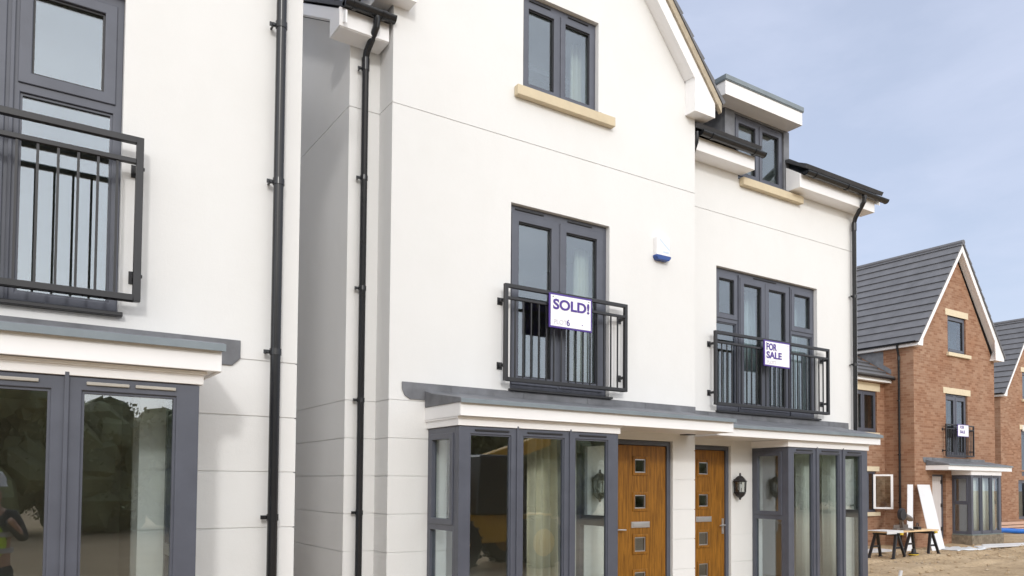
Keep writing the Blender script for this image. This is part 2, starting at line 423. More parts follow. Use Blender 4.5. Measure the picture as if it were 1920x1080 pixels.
def canopy(par, x0, x1, yf, yw, ztop, fw0, fw1, bx0, bx1, byf, zb=2.043, zf0=2.132, zf1=2.262, lw0=None, lw1=None, blank=()):
    """lead covered canopy: white fascia, soffit, lead sheet, wall flashing with hanging ends"""
    mb = MB(); t = .02
    mb.box(x0, x1, yf, yf+t, zf0, zf1); mb.box(x0, x0+t, yf+t, yw, zf0, zf1); mb.box(x1-t, x1, yf+t, yw, zf0, zf1)
    cn = build('canopy', mb, 'upvc', par, bevel=.003)
    s = MB().box(x0+t, x1-t, yf+t, yw, zf0+.006, zf0+.018); build('soffit', s, 'upvc', cn)
    # lead sheet on top: a sloping slab with a rolled drip at the front
    prof = [(yf-.03, zf1-.005), (yf-.035, zf1+.018), (yf-.01, zf1+.040), (yw-.16, ztop-.115), (yw-.05, ztop-.085), (yw-.02, ztop-.075), (yw-.02, zf1-.005)]
    l = MB().prism(prof, 'x', x0-.012, x1+.012)
    nroll = max(1, int((x1-x0)/1.6))
    build('lead_sheet', l, 'lead', cn, bevel=.006)
    d = MB().box(x0-.014, x1+.014, yf-.040, yf-.034, zf1-.012, zf1+.03); build('drip_edge', d, 'grey_edge', cn, bevel=.002)
    f = MB()
    zb0 = ztop-.17
    pts = [(fw0, ztop), (fw1, ztop), (fw1, zb0+.05), (fw1-.05, zb0), (fw0+.09, zb0), (fw0+.03, zb0+.035), (fw0, zb0+.10)]
    f.prism(pts, 'y', yw-.013, yw-.003)
    for k in range(int((fw1-fw0)/.9)+1):      # laps between the lead lengths
        xx = fw0+.55+k*.9
        if xx < fw1-.1: f.box(xx, xx+.012, yw-.019, yw-.013, zb0+.02, ztop-.01)
    build('lead_flashing', f, 'lead', cn, bevel=.002)
    # cream board between the bay frame and the canopy
    if bx0 is not None:
        h = MB(); h.box(bx0-.02, bx1+.02, byf-.015, byf+.06, zb+.004, zf0+.004); h.box(bx0-.02, bx0+.05, byf+.06, yw, zb+.004, zf0+.004); h.box(bx1-.05, bx1+.02, byf+.06, yw, zb+.004, zf0+.004)
        h.box(bx0-.035, bx1+.035, byf-.03, yw, zf0-.018, zf0+.002)
        build('bay_head_board', h, 'upvc', cn, bevel=.003)
    return cn

def bay(par, x0, x1, yf, yw, z0, z1, ventmat='frame', side_split=True, rows=None, glass='glass', corner=.12, vent2=False, sill='frame'):
    W = (x1-x0)/3; lights = []
    for i in range(3):
        a = x0+i*W+(corner if i == 0 else .07); b = x0+(i+1)*W-(corner+.02 if i == 2 else .07)
        lights.append((a, b, z0+.09, z1-.07, 'f'))
    if vent2: vents = [(l[0]+.02+k*.235, l[0]+.02+k*.235+.205, z1-.032) for l in lights for k in (0, 1)]
    else: vents = [(l[0]+.05, l[1]-.03, z1-.034) for l in lights]
    by = frame_unit(par, 'bay_window', 'x', x0, x1, z0, z1, yf, lights, vents=vents, ventmat=ventmat, glass=glass)
    for i in (1, 2):
        c = MB().box(x0+i*W-.011, x0+i*W+.011, yf-.016, yf, z0, z1+.022); build('coupling_bar', c, 'frame', by, bevel=.003)
    s0, s1 = yf+.07, yw
    zt = z0+(z1-z0)*.52
    for sx, sg in ((x0, 1), (x1, -1)):
        li = [(s0+.05, s1-.06, z0+.09, zt-.035, 'f'), (s0+.05, s1-.06, zt+.035, z1-.07, 's.05')] if side_split else [(s0+.05, s1-.06, z0+.09, z1-.07, 'f')]
        mb = MB(); cells(mb, 'y', s0, s1, z0, z1, sx, .07*sg, [l[:4] for l in li])
        build('side_frame', mb, 'frame', by, bevel=.004)
        for a, b, c, e, k in li:
            w = 0.
            if k[0] == 's':
                w = .045; sm = MB(); cells(sm, 'y', a-.01, b+.01, c-.01, e+.01, sx-.012*sg, .05*sg, [(a+w, b-w, c+w, e-w)]); build('sash', sm, 'frame', by, bevel=.005)
            p = MB(); q = sorted((sx+.030*sg, sx+.036*sg)); p.box(q[0], q[1], a+w, b-w, c+w, e-w); build('pane', p, glass, by)
    s = MB().box(x0-.03, x1+.03, yf-.04, yw, z0-.035, z0-.002); build('sill', s, sill, by, bevel=.005)
    return by

def front_door(par, x0, x1, z0, z1, y, px, pz, letter, hx, hz, hdir):
    fr = MB(); cells(fr, 'x', x0, x1, z0, z1, y-.01, .08, [(x0+.06, x1-.06, z0+.03, z1-.055)])
    d = build('front_door', fr, 'frame', par, bevel=.004)
    holes = [(px-.09, px+.09, a+.03, b-.03) for a, b in pz]
    lf = MB(); cells(lf, 'x', x0+.065, x1-.065, z0+.035, z1-.06, y+.012, .045, holes); build('door_leaf', lf, 'oak', d, bevel=.002)
    for a, b in pz:
        s = MB(); cells(s, 'x', px-.125, px+.125, a-.006, b+.006, y, .012, [(px-.09, px+.09, a+.03, b-.03)]); build('pane_surround', s, 'oak', d, bevel=.006)
        p = MB().box(px-.09, px+.09, y+.025, y+.031, a+.03, b-.03); build('pane', p, 'glass', d)
        i = MB(); cells(i, 'x', px-.09, px+.09, a+.03, b-.03, y+.014, .01, [(px-.078, px+.078, a+.042, b-.042)]); build('glazing_bead', i, 'silver', d)
    lp = MB().box(px-.15, px+.15, y-.002, y+.012, letter-.036, letter+.036); lp.box(px-.125, px+.125, y-.007, y-.002, letter-.022, letter+.022); build('letter_plate', lp, 'silver', d, bevel=.003)
    h = MB().box(hx-.018, hx+.018, y+.002, y+.012, hz-.12, hz+.09); h.tube([(hx, y+.01, hz), (hx, y-.045, hz)], .010, 10)
    h.tube([(hx, y-.045, hz), (hx+hdir*.03, y-.050, hz), (hx+hdir*.115, y-.048, hz-.004)], .0095, 10); h.tube([(hx, y+.004, hz-.08), (hx, y-.006, hz-.08)], .014, 10)
    build('door_handle', h, 'silver', d, smooth=True)
    return d

def lantern(par, x, yw, zc, hh=.38):
    """half-lantern on the wall: finial, domed cap, glazed six-sided body, tapering base"""
    y = yw-.085; s = hh/.38
    mb = MB()
    mb.box(x-.035, x+.035, yw-.014, yw, zc-.10, zc+.10); mb.tube([(x, yw-.01, zc-.02), (x, y, zc-.105*s)], .012, 8)
    mb.lathe([(.0, zc+.19*s), (.012, zc+.182*s), (.012, zc+.165*s), (.018, zc+.158*s), (.010, zc+.150*s), (.035, zc+.142*s), (.065, zc+.115*s), (.082, zc+.088*s), (.100, zc+.072*s), (.098, zc+.062*s), (.07, zc+.060*s)], x, y, 6)
    mb.lathe([(.07, zc-.075*s), (.082, zc-.078*s), (.080, zc-.095*s), (.062, zc-.128*s), (.032, zc-.152*s), (.014, zc-.162*s), (.018, zc-.172*s), (.010, zc-.184*s), (0, zc-.19*s)], x, y, 6)
    for k in range(6):
        a = math.pi*2*k/6; c, q = math.cos(a), math.sin(a)
        mb.tube([(x+q*.079, y+c*.079, zc-.08*s), (x+q*.085, y+c*.085, zc+.065*s)], .007, 6)
    la = build('wall_lantern', mb, 'black', par)
    g = MB().tube([(x, y, zc-.078*s), (x, y, zc+.062*s)], [.070, .076], 6, caps=False); build('lantern_glass', g, 'glass', la)
    b = MB().lathe([(.012, zc-.075*s), (.012, zc-.03*s), (.022, zc-.01*s), (.024, zc+.015*s), (.012, zc+.035*s), (0, zc+.04*s)], x, y, 10); build('bulb', b, 'white', la, smooth=True)
    return la

def room(par, name, x0, x1, y0, y1, z0, z1, label=None):
    """inward lining of one storey, open to the front"""
    t = .04; mb = MB()
    mb.box(x0, x1, y0, y1, z0-t, z0, 1)
    mb.box(x0, x1, y0, y1, z1, z1+t); mb.box(x0-t, x0, y0, y1, z0-t, z1+t); mb.box(x1, x1+t, y0, y1, z0-t, z1+t); mb.box(x0-t, x1+t, y1, y1+t, z0-t, z1+t)
    return build(name, mb, ['plaster', 'floorb'], par, weld=False, label=label)

def curtain(label, x, w, y, z0, z1, mat='curtain', folds=5, amp=.035, group=None):
    n = folds*8; vs = []; fs = []; th = .004
    for zz, sw in ((z0, 1.), (z0+(z1-z0)*.55, .96), (z1, .9)):
        for k in range(n+1):
            u = k/n
            xx = x+w*(.5+(u-.5)*sw); yy = y+amp*math.sin(u*folds*2*math.pi+zz*.5)+amp*.3*math.sin(u*17+zz)
            vs.append((xx, yy, zz))
    m = n+1
    for r in range(2):
        for k in range(n): a = r*m+k; fs.append((a, a+1, a+1+m, a+m))
    mb = MB().add(vs, fs); o = build('curtain', mb, mat, None, origin=(x+w/2, y, z0), smooth=True)
    s = o.modifiers.new('cloth', 'SOLIDIFY'); s.thickness = th
    return tag(o, label, 'curtain', group)

GR = (5.285, 2.318, 1.94, 1.566, 1.19, .815, .44, .065)
GZ = -.36     # bottom of walls
FS = 'white rendered townhouses'

# ================================================================== HOUSE M (gable, SOLD)
hm = thing('rendered_house', 'white rendered house with a steep gable and a purple SOLD board on its balcony', 'house', (5.25, 6.95, -.3), FS)
wm = MB()
bayM = (3.56, 5.53, 6.31); wh = (3.56+.22, 5.53-.22, 0., 2.09); dh = (6.0, 6.995, 0., 2.045); fh = (4.54, 5.945, 2.505, 4.575)
cells(wm, 'x', 3.123, 7.39, GZ, 5.40, 6.95, .32, [wh, dh, fh], GR)
aw = 9.13; sl = 1.205
gab = [(3.123, 5.40), (7.39, 5.40), (7.39, 6.30), (7.12, aw-sl*1.87), (5.25, aw), (3.38, aw-sl*1.87), (3.123, 6.30)]
poly_slab(wm, gab, [(4.685, 5.873), (5.765, 5.873), (5.765, 6.985), (4.685, 6.985)], 6.95, 7.27)
build('wall', wm, 'render', hm)
ws = MB(); cells(ws, 'x', 2.797, 3.5, GZ, 5.92, 7.27, .3, [], GR)
ws.box(3.1, 3.5, 7.27, 7.57, 5.921, 6.09)
cells(ws, 'y', 7.57, 16.2, GZ, 5.92, 2.797, .3, [], GR)
ws.prism([(7.27, 5.92), (16.2, 5.92), (16.2, 6.10), (11.7, 8.645), (7.27, 6.10)], 'x', 2.797, 3.097)
ws.box(3.097, 11.0, 15.9, 16.2, GZ, 5.92)
build('side_wall', ws, 'render', hm)
# main roof left of the gable + verge
c30, s30 = math.cos(R(30)), math.sin(R(30))
rm = MB(); tile_roof(rm, (2.60, 6.93, 6.06), (1, 0, 0), .515, (0, c30, s30), 5.5, lip=.03)
tile_roof(rm, (3.12, 6.93+.5*c30, 6.135+.5*s30), (1, 0, 0), 4.27, (0, c30, s30), 5.0, lip=.03)
tile_roof(rm, (2.60, 16.5, 6.135), (1, 0, 0), 4.79, (0, -c30, s30), 5.5)
build('main_roof', rm, 'tile_dark', hm)
vb = MB(); vb.prism([(6.93, 5.905), (6.93, 6.035), (11.69, 6.035+4.76*.577), (16.45, 6.035), (16.45, 5.905), (11.69, 5.905+4.76*.577)], 'x', 2.615, 2.635)
vb.prism([(7.27, 6.105), (7.27, 6.12), (11.69, 6.12+4.42*.577), (11.69, 6.105+4.42*.577)], 'x', 2.635, 2.797)
build('verge_board', vb, 'upvc', hm, bevel=.003)
eb = MB().box(2.58, 3.10, 7.0, 7.27, 5.905, 6.09); eb.box(2.592, 3.1, 7.012, 7.26, 5.897, 5.905)
build('eaves_box', eb, 'upvc', hm, bevel=.004)
gutter(hm, 'x', 2.60, 3.125, 6.925, 6.12, brackets=(2.7, 3.0))
downpipe(hm, 2.935, 7.2, -.3, 5.78, [(2.935, 7.17, 5.84), (2.937, 7.03, 5.92), (2.938, 6.945, 5.98), (2.938, 6.928, 6.085)], (5.676, 4.558, 3.441, 2.32, 1.203), yw=7.27)
# steep gable roof
gu = Vector((-1, 0, 1.19)).normalized()
gr = MB(); half = 2.44
for sx in (1, -1):
    ya, yb = 6.735, 7.45
    while yb < 12.4:      # the valley: each strip stops where the low main roof takes over
        hf_ = half if ya < 7 else min(half, (9.36-(6.06+.577*(yb-6.93)))/1.19)-.02
        tile_roof(gr, (5.25+sx*hf_, ya, 9.36-1.19*hf_), (0, 1, 0), yb-ya, (-sx*1, 0, 1.19), hf_*math.hypot(1, 1.19), course=.30, lip=.03, base=.028)
        ya, yb = yb, yb+.35
gr.tube([(5.25, 6.73, 9.37), (5.25, 12.2, 9.37)], .10, 10)
build('gable_roof', gr, 'tile', hm)
vm = MB()
for sx in (1, -1):
    a = [(5.25, 9.225), (5.25, 9.355)]; b = [(5.25+sx*2.42, 9.225-1.19*2.42), (5.25+sx*2.42, 9.345-1.19*2.42)]
    vm.prism([a[0], b[0], b[1], a[1]], 'y', 6.745, 6.80)
build('verge_mortar', vm, 'mortar', hm)
bb = MB()
for sx in (1, -1):
    X = lambda x: 5.25+sx*(x-5.25)
    bb.prism([(X(5.25), 9.0), (X(7.21), 9.0-1.19*1.96), (X(7.21), 6.258), (X(7.573), 6.258), (X(7.573), 9.215-1.19*2.323), (X(5.25), 9.215)], 'y', 6.77, 6.79)
build('barge_board', bb, 'upvc', hm, bevel=.003)
sf = MB()
for sx in (1, -1):
    X = lambda x: 5.25+sx*(x-5.25)
    sf.prism([(X(5.25), 9.03), (X(7.205), 9.03-1.19*1.955), (X(7.205), 9.06-1.19*1.955), (X(5.25), 9.06)], 'y', 6.79, 6.95)
    sf.prism([(X(7.21), 6.262), (X(7.57), 6.262), (X(7.57), 6.45), (X(7.21), 6.87)], 'y', 6.79, 6.95)
    sf.prism([(X(7.395), 6.262), (X(7.57), 6.262), (X(7.57), 6.45), (X(7.395), 6.60)], 'y', 6.95, 9.5)
build('gable_soffit', sf, 'upvc', hm, bevel=.003)
# windows
w1 = frame_unit(hm, 'window', 'x', 4.685, 5.765, 5.873, 6.985, 7.01, [(4.735, 5.20, 5.93, 6.90, 's.055'), (5.255, 5.725, 5.93, 6.90, 's.055')], vents=[(4.8, 5.1, 6.945), (5.35, 5.65, 6.945)], ventmat='black', glass='glass_up')
st = MB().box(4.568, 5.965, 6.87, 6.947, 5.757, 5.868); st.box(4.69, 5.76, 6.947, 7.01, 5.80, 5.868); build('stone_sill', st, 'stone', w1, bevel=.006)
sb = MB().box(4.67, 5.78, 6.90, 7.01, 5.868, 5.888); build('sill', sb, 'frame', w1, bevel=.003)
f1 = frame_unit(hm, 'french_window', 'x', 4.54, 5.945, 2.505, 4.575, 7.01, [(4.60, 5.205, 2.60, 4.48, 's.078'), (5.262, 5.87, 2.60, 4.48, 's.078')], vents=[(4.63, 5.02, 4.535), (5.36, 5.72, 4.535)], ventmat='black', glass='glass_up')
tb = MB().box(4.52, 5.965, 6.90, 7.01, 2.505, 2.53); build('sill', tb, 'black', f1, bevel=.004)
hh = MB().box(5.215, 5.245, 6.985, 7.0, 3.50, 3.70); build('handle', hh, 'black', f1)
balcony(hm, 4.384, 6.113, 2.593, 3.632, 6.83, 6.95, 15)
canopy(hm, 3.52, 7.27, 6.22, 6.95, 2.505, 3.26, 7.388, *bayM[:3])
bay(hm, bayM[0], bayM[1], bayM[2], 6.95, .03, 2.043, ventmat='black')
pl = MB().box(3.58, 5.51, 6.33, 6.95, -.34, -.006); build('plinth', pl, 'render', hm)
front_door(hm, 6.0, 6.995, 0.005, 2.04, 7.0, 6.5, [(1.618, 1.842), (1.18, 1.404), (.655, .89), (.23, .465)], 1.012, 6.105, .96, 1)
lantern(hm, 5.742, 6.95, 1.483)
ab = MB(); ab.prism([(6.66, 4.345), (6.88, 4.345), (6.88, 4.57), (6.855, 4.60), (6.685, 4.60), (6.66, 4.57)], 'y', 6.885, 6.949)
al = build('alarm_box', ab, 'upvc', hm, bevel=.01)
ac = MB(); ac.prism([(6.645, 4.325), (6.67, 4.29), (6.855, 4.29), (6.89, 4.325), (6.89, 4.35), (6.645, 4.35)], 'y', 6.875, 6.949); build('strobe_lens', ac, 'blue', al, bevel=.006)
ae = MB(); ae.add([(6.70, 6.883, 4.56), (6.87, 6.883, 4.44), (6.87, 6.8845, 4.415), (6.70, 6.8845, 4.535)], [(0, 1, 2, 3)]); ae.box(6.76, 6.86, 6.882, 6.8848, 4.385, 4.405); build('printed_mark', ae, 'paleblue', al)
sv = MB().box(7.10, 7.24, 6.80, 6.93, 2.128, 2.137); build('soffit_vent', sv, 'black', hm)
room(hm, 'ground_floor_room', 3.45, 5.92, 7.272, 10.6, 0.0, 2.3); room(hm, 'first_floor_room', 3.45, 7.0, 7.272, 10.5, 2.48, 4.8)
room(hm, 'attic_room', 4.0, 6.5, 7.272, 9.6, 5.4, 7.1); room(hm, 'hallway', 6.0, 7.3, 7.272, 10.5, 0., 2.3)

# ================================================================== HOUSE R (FOR SALE)
def r_house(name, label, ox, oy, sale, x_end, back=16.2):
    """the wide-windowed half; ox, oy shift from the plan of the right-hand house"""
    h = thing(name, label, 'house', (9.4+ox, 7.27+oy, -.3), FS); X = lambda x: x+ox; Y = lambda y: y+oy; rid = (6.93+back+.3)/2; slp = (rid-6.93)/c30
    w = MB(); xl = X(7.39); xr = X(x_end)
    bx = (X(8.885), X(10.73), Y(6.66)) if sale else (X(8.80), X(10.766), Y(6.63))
    fz1 = 4.545
    holes = [(bx[0]+.22, bx[1]-.22, 0., 2.09), (X(8.15), X(10.41), 2.505, fz1)]
    if sale: holes.append((X(7.44), X(8.44), 0., 2.045))
    cells(w, 'x', xl, xr, GZ, 5.86, Y(7.27), .3, holes, GR)
    w.box(xl, X(8.60), Y(7.27), Y(7.57), 5.86, 6.2); w.box(X(9.70), xr, Y(7.27), Y(7.57), 5.86, 6.2)
    build('wall', w, 'render', h)
    s = MB(); cells(s, 'y', Y(7.57), Y(back), GZ, 6.2, xr, -.3, [], GR); s.prism([(Y(7.27), 6.2), (Y(back), 6.2), (Y(rid), 6.2+(rid-7.27)*.545)], 'x', xr-.3, xr)
    cells(s, 'y', Y(7.59), Y(back), GZ, 6.2, xl+.002, .3, [])
    s.box(xl+.31, xr-.31, Y(back-.3), Y(back), GZ, 6.2); build('side_wall', s, 'render', h)
    rf = MB(); vE = xr+.17
    x1, x2 = X(8.36), X(9.74)
    tile_roof(rf, (xl+.005, Y(6.93), 6.155), (1, 0, 0), X(8.66)-xl, (0, c30, s30), .42, lip=.03)
    tile_roof(rf, (xl+.005, Y(6.93)+.42*c30, 6.155+.42*s30), (1, 0, 0), x1-xl, (0, c30, s30), slp-.42, lip=.03)
    tile_roof(rf, (X(9.66), Y(6.93), 6.155), (1, 0, 0), vE-X(9.66), (0, c30, s30), .42, lip=.03)
    tile_roof(rf, (x2, Y(6.93)+.42*c30, 6.155+.42*s30), (1, 0, 0), vE-x2, (0, c30, s30), slp-.42, lip=.03)
    tile_roof(rf, (x1, Y(8.4), 6.155+1.47*.577), (1, 0, 0), x2-x1, (0, c30, s30), slp-1.7, lip=.03)
    tile_roof(rf, (xl+.005, Y(back+.3), 6.155), (1, 0, 0), vE-xl, (0, -c30, s30), slp)
    build('main_roof', rf, 'tile_dark', h)
    v = MB().prism([(Y(6.95), 6.0), (Y(6.95), 6.14), (Y(rid), 6.14+(rid-6.95)*.577), (Y(back+.25), 6.14), (Y(back+.25), 6.0), (Y(rid), 6.0+(rid-6.95)*.577)], 'x', vE-.05, vE-.03); build('verge_board', v, 'upvc', h)
    e = MB().box(xl+.003, X(8.655), Y(7.02), Y(7.268), 5.915, 6.10); build('eaves_box', e, 'upvc', h, bevel=.004)
    e = MB().prism([(Y(7.02), 5.90), (Y(7.268), 5.90), (Y(7.268), 6.27), (Y(7.02), 6.10)], 'x', X(9.665), vE-.06)
    build('eaves_box', e, 'upvc', h, bevel=.004)
    ze = 6.135
    gutter(h, 'x', xl+.10, X(8.75), Y(6.94), ze, brackets=(xl+.3, X(8.55))); gutter(h, 'x', X(9.68), X(11.76), Y(6.94), ze-.02, brackets=(X(9.9), X(10.7)))
    if sale:
        downpipe(h, X(11.285), Y(7.2), -.3, 5.72, [(X(11.28), Y(7.17), 5.80), (X(11.20), Y(7.03), 5.90), (X(11.165), Y(6.95), 5.97), (X(11.16), Y(6.94), 6.07)], (4.535, 3.439, 2.3, 1.2), yw=Y(7.27), sidex=-1)
    else:
        downpipe(h, X(11.355), Y(7.19), -.3, 5.72, [(X(11.35), Y(7.17), 5.80), (X(11.30), Y(7.03), 5.90), (X(11.27), Y(6.95), 5.97), (X(11.27), Y(6.94), 6.07)], (4.62, 3.536, 2.375, 1.263), yw=Y(7.27), sidex=-1)
    el_ = MB().tube([(xl+.055, Y(6.96), 6.12), (xl+.055, Y(6.97), 5.98), (xl+.07, Y(7.05), 5.86), (xl+.07, Y(7.24), 5.80)], .024, 10); build('overflow_pipe', el_, 'rain', h, smooth=True)
    # dormer
    dm = MB(); dm.box(X(8.34), X(8.54), Y(7.275), Y(7.35), 5.87, 6.83); dm.box(X(9.63), X(9.757), Y(7.275), Y(7.35), 5.87, 6.83); dm.box(X(8.54), X(9.63), Y(7.28), Y(7.35), 6.80, 6.83)
    dm.box(X(8.34), X(8.40), Y(7.35), Y(8.6), 5.87, 6.83); dm.box(X(9.70), X(9.757), Y(7.35), Y(8.6), 5.87, 6.83)
    d = build('dormer', dm, 'lead', h, bevel=.003)
    rr = MB().box(X(8.06), X(9.725), Y(7.02), Y(8.8), 6.83, 7.03); build('dormer_fascia', rr, 'upvc', d, bevel=.004)
    rt = MB().box(X(8.045), X(9.74), Y(7.005), Y(8.85), 7.02, 7.03); rt.box(X(8.045), X(9.74), Y(7.0), Y(8.85), 7.032, 7.10); build('dormer_roof', rt, 'grey_edge', d, bevel=.008)
    wd = frame_unit(h, 'window', 'x', X(8.54), X(9.63), 5.885, 6.80, Y(7.30), [(X(8.59), X(9.055), 5.935, 6.74, 's.05'), (X(9.11), X(9.58), 5.935, 6.74, 's.05')], glass='glass_up')
    sl_ = MB().box(X(8.627), X(9.977), Y(7.185), Y(7.267), 5.762, 5.872); build('stone_sill', sl_, 'stone', wd, bevel=.006)
    sk = MB().box(X(8.66), X(9.665), Y(7.20), Y(7.30), 5.872, 5.890); build('sill', sk, 'frame', wd, bevel=.003)
    li = [(X(8.21), X(8.63), 3.855, 4.46, 's.055'), (X(8.21), X(8.63), 2.60, 3.79, 'f'), (X(8.715), X(9.232), 2.60, 4.46, 's.07'), (X(9.262), X(9.785), 2.60, 4.46, 's.07'), (X(9.87), X(10.36), 3.855, 4.46, 's.055'), (X(9.87), X(10.36), 2.60, 3.79, 'f')]
    fw = frame_unit(h, 'french_window', 'x', X(8.15), X(10.41), 2.505, fz1, Y(7.33), li, vents=[(X(9.0), X(9.5), 4.505)], ventmat='black', glass='glass_up' if sale else 'glass_sky')
    for xm in (8.672, 9.828):
        cb = MB().box(X(xm)-.010, X(xm)+.010, Y(7.312), Y(7.33), 2.53, 4.5); build('coupling_bar', cb, 'frame', fw, bevel=.003)
    tb = MB().box(X(8.13), X(10.43), Y(7.215), Y(7.33), 2.505, 2.53); build('sill', tb, 'black', fw, bevel=.004)
    balcony(h, X(7.978), X(10.52) if sale else X(10.515), 2.59, 3.60, Y(7.15), Y(7.27), 23)
    if sale:
        canopy(h, X(7.38), X(10.93), Y(6.57), Y(7.27), 2.505, X(7.42), X(11.19), *bx, zf0=2.122, zf1=2.235, zb=2.028)
        bay(h, bx[0], bx[1], bx[2], Y(7.27), .03, 2.028, ventmat='black')
        front_door(h, X(7.44), X(8.44), .005, 2.04, Y(7.32), X(7.955), [(1.618, 1.842), (1.18, 1.404), (.655, .89), (.23, .465)], 1.038, X(8.335), .95, -1)
        lantern(h, X(8.53), Y(7.27), 1.487)
    else:
        canopy(h, X(7.4), X(10.865), Y(6.54), Y(7.27), 2.44, X(7.42), X(11.143), *bx, zf0=2.122, zf1=2.245, zb=2.045)
        bay(h, bx[0], bx[1], bx[2], Y(7.27), .03, 2.045, ventmat='vent_beige', corner=.10, vent2=True)
    pl = MB().box(bx[0]+.02, bx[1]-.02, bx[2]+.02, Y(7.27), -.34, -.006); build('plinth', pl, 'render', h)
    room(h, 'ground_floor_room', bx[0]-.1, bx[1]+.1, Y(7.572), Y(min(11, back-.4)), 0., 2.3); room(h, 'first_floor_room', X(7.8), X(10.9), Y(7.572), Y(min(11, back-.4)), 2.48, 4.8)
    room(h, 'attic_room', X(8.42), X(9.68), Y(7.40), Y(9.8), 5.5, 6.78)
    if sale: room(h, 'hallway', X(7.42), X(8.7), Y(7.572), Y(min(11, back-.4)), 0., 2.3)
    return h
hr = r_house('rendered_house', 'white rendered house with a flat-roofed dormer and a FOR SALE board on its balcony', 0, 0, True, 11.46)
hl = r_house('rendered_house', 'nearest white rendered house, cut off by the left edge, with no sale board', -9.853, -2.0, False, 11.528, 13.4)

# ================================================================== signs on the balconies
def sale_sign(label, x0, x1, z0, z1, y, lines, small, t=.016):
    m = MB().box(x0, x1, y-t/2, y+t/2, z0, z1)
    s = build('sale_sign', m, 'purple', None, origin=((x0+x1)/2, y, z0), bevel=.003); tag(s, label, 'sign', 'sale boards on the balconies')
    b = .020
    p = MB().box(x0+b, x1-b, y-t/2-.003, y-t/2-.0005, z0+b, z1-b); build('sign_panel', p, 'sign', s)
    for body, size, x, z, width in lines: build('lettering', text_mb(body, size, x, z, y-t/2-.0055, bold=size*.03, depth=.003, width=width), 'purple', s)
    for body, size, x, z, mat in small: build('small_lettering', text_mb(body, size, x, z, y-t/2-.005, bold=size*.01, depth=.002), mat, s)
    for x in (x0+.05, x1-.05):
        k = MB().box(x-.006, x+.006, y-t/2-.006, y+t/2+.03, z1-.045, z1-.035); build('cable_tie', k, 'black', s)
    return s
sale_sign('white SOLD! board with purple lettering on the balcony of the gabled house', 4.937, 5.540, 3.222, 3.605, 6.785,
          [('SOLD!', .155, 4.987, 3.432, .51)], [('PLOT', .075, 5.0, 3.265, 'faint'), ('6', .10, 5.175, 3.262, 'purple'), ('.', .1, 5.39, 3.285, 'purple')])
sale_sign('white FOR SALE board in the middle of the balcony beside the roof dormer', 8.938, 9.515, 3.20, 3.572, 7.105,
          [('FOR', .132, 8.985, 3.435, .225), ('SALE', .132, 8.985, 3.318, .335)], [('PLOT', .07, 9.0, 3.235, 'faint'), ('7', .075, 9.165, 3.235, 'faint')])

# ================================================================== curtains
CG = 'curtains behind the windows'
curtain('full length cream curtain behind the middle pane of the bay below the SOLD board', 4.82, .42, 7.0, .05, 2.05, folds=4, group=CG)
curtain('cream curtain in the right half of the tall window behind the SOLD board', 5.70, .24, 7.32, 2.52, 4.36, folds=4, group=CG)
curtain('cream curtain in the right half of the topmost gable window', 5.62, .26, 7.32, 5.6, 6.86, folds=4, group=CG)
curtain('pale curtain behind the middle pane of the bay beside the wall lantern', 10.15, .40, 7.0, .05, 2.03, 'voile', 5, group=CG)
curtain('narrow pale curtain behind the left pane of the bay beside the wall lantern', 9.60, .28, 7.05, .05, 2.03, 'voile', 3, group=CG)
curtain('pale curtain inside the left-hand door of the window behind the FOR SALE board', 9.17, .24, 7.64, 2.52, 4.4, 'voile', 3, group=CG)
curtain('pale curtain inside the right-hand sidelight behind the FOR SALE balcony', 10.30, .36, 7.64, 2.52, 4.4, 'voile', 4, group=CG)

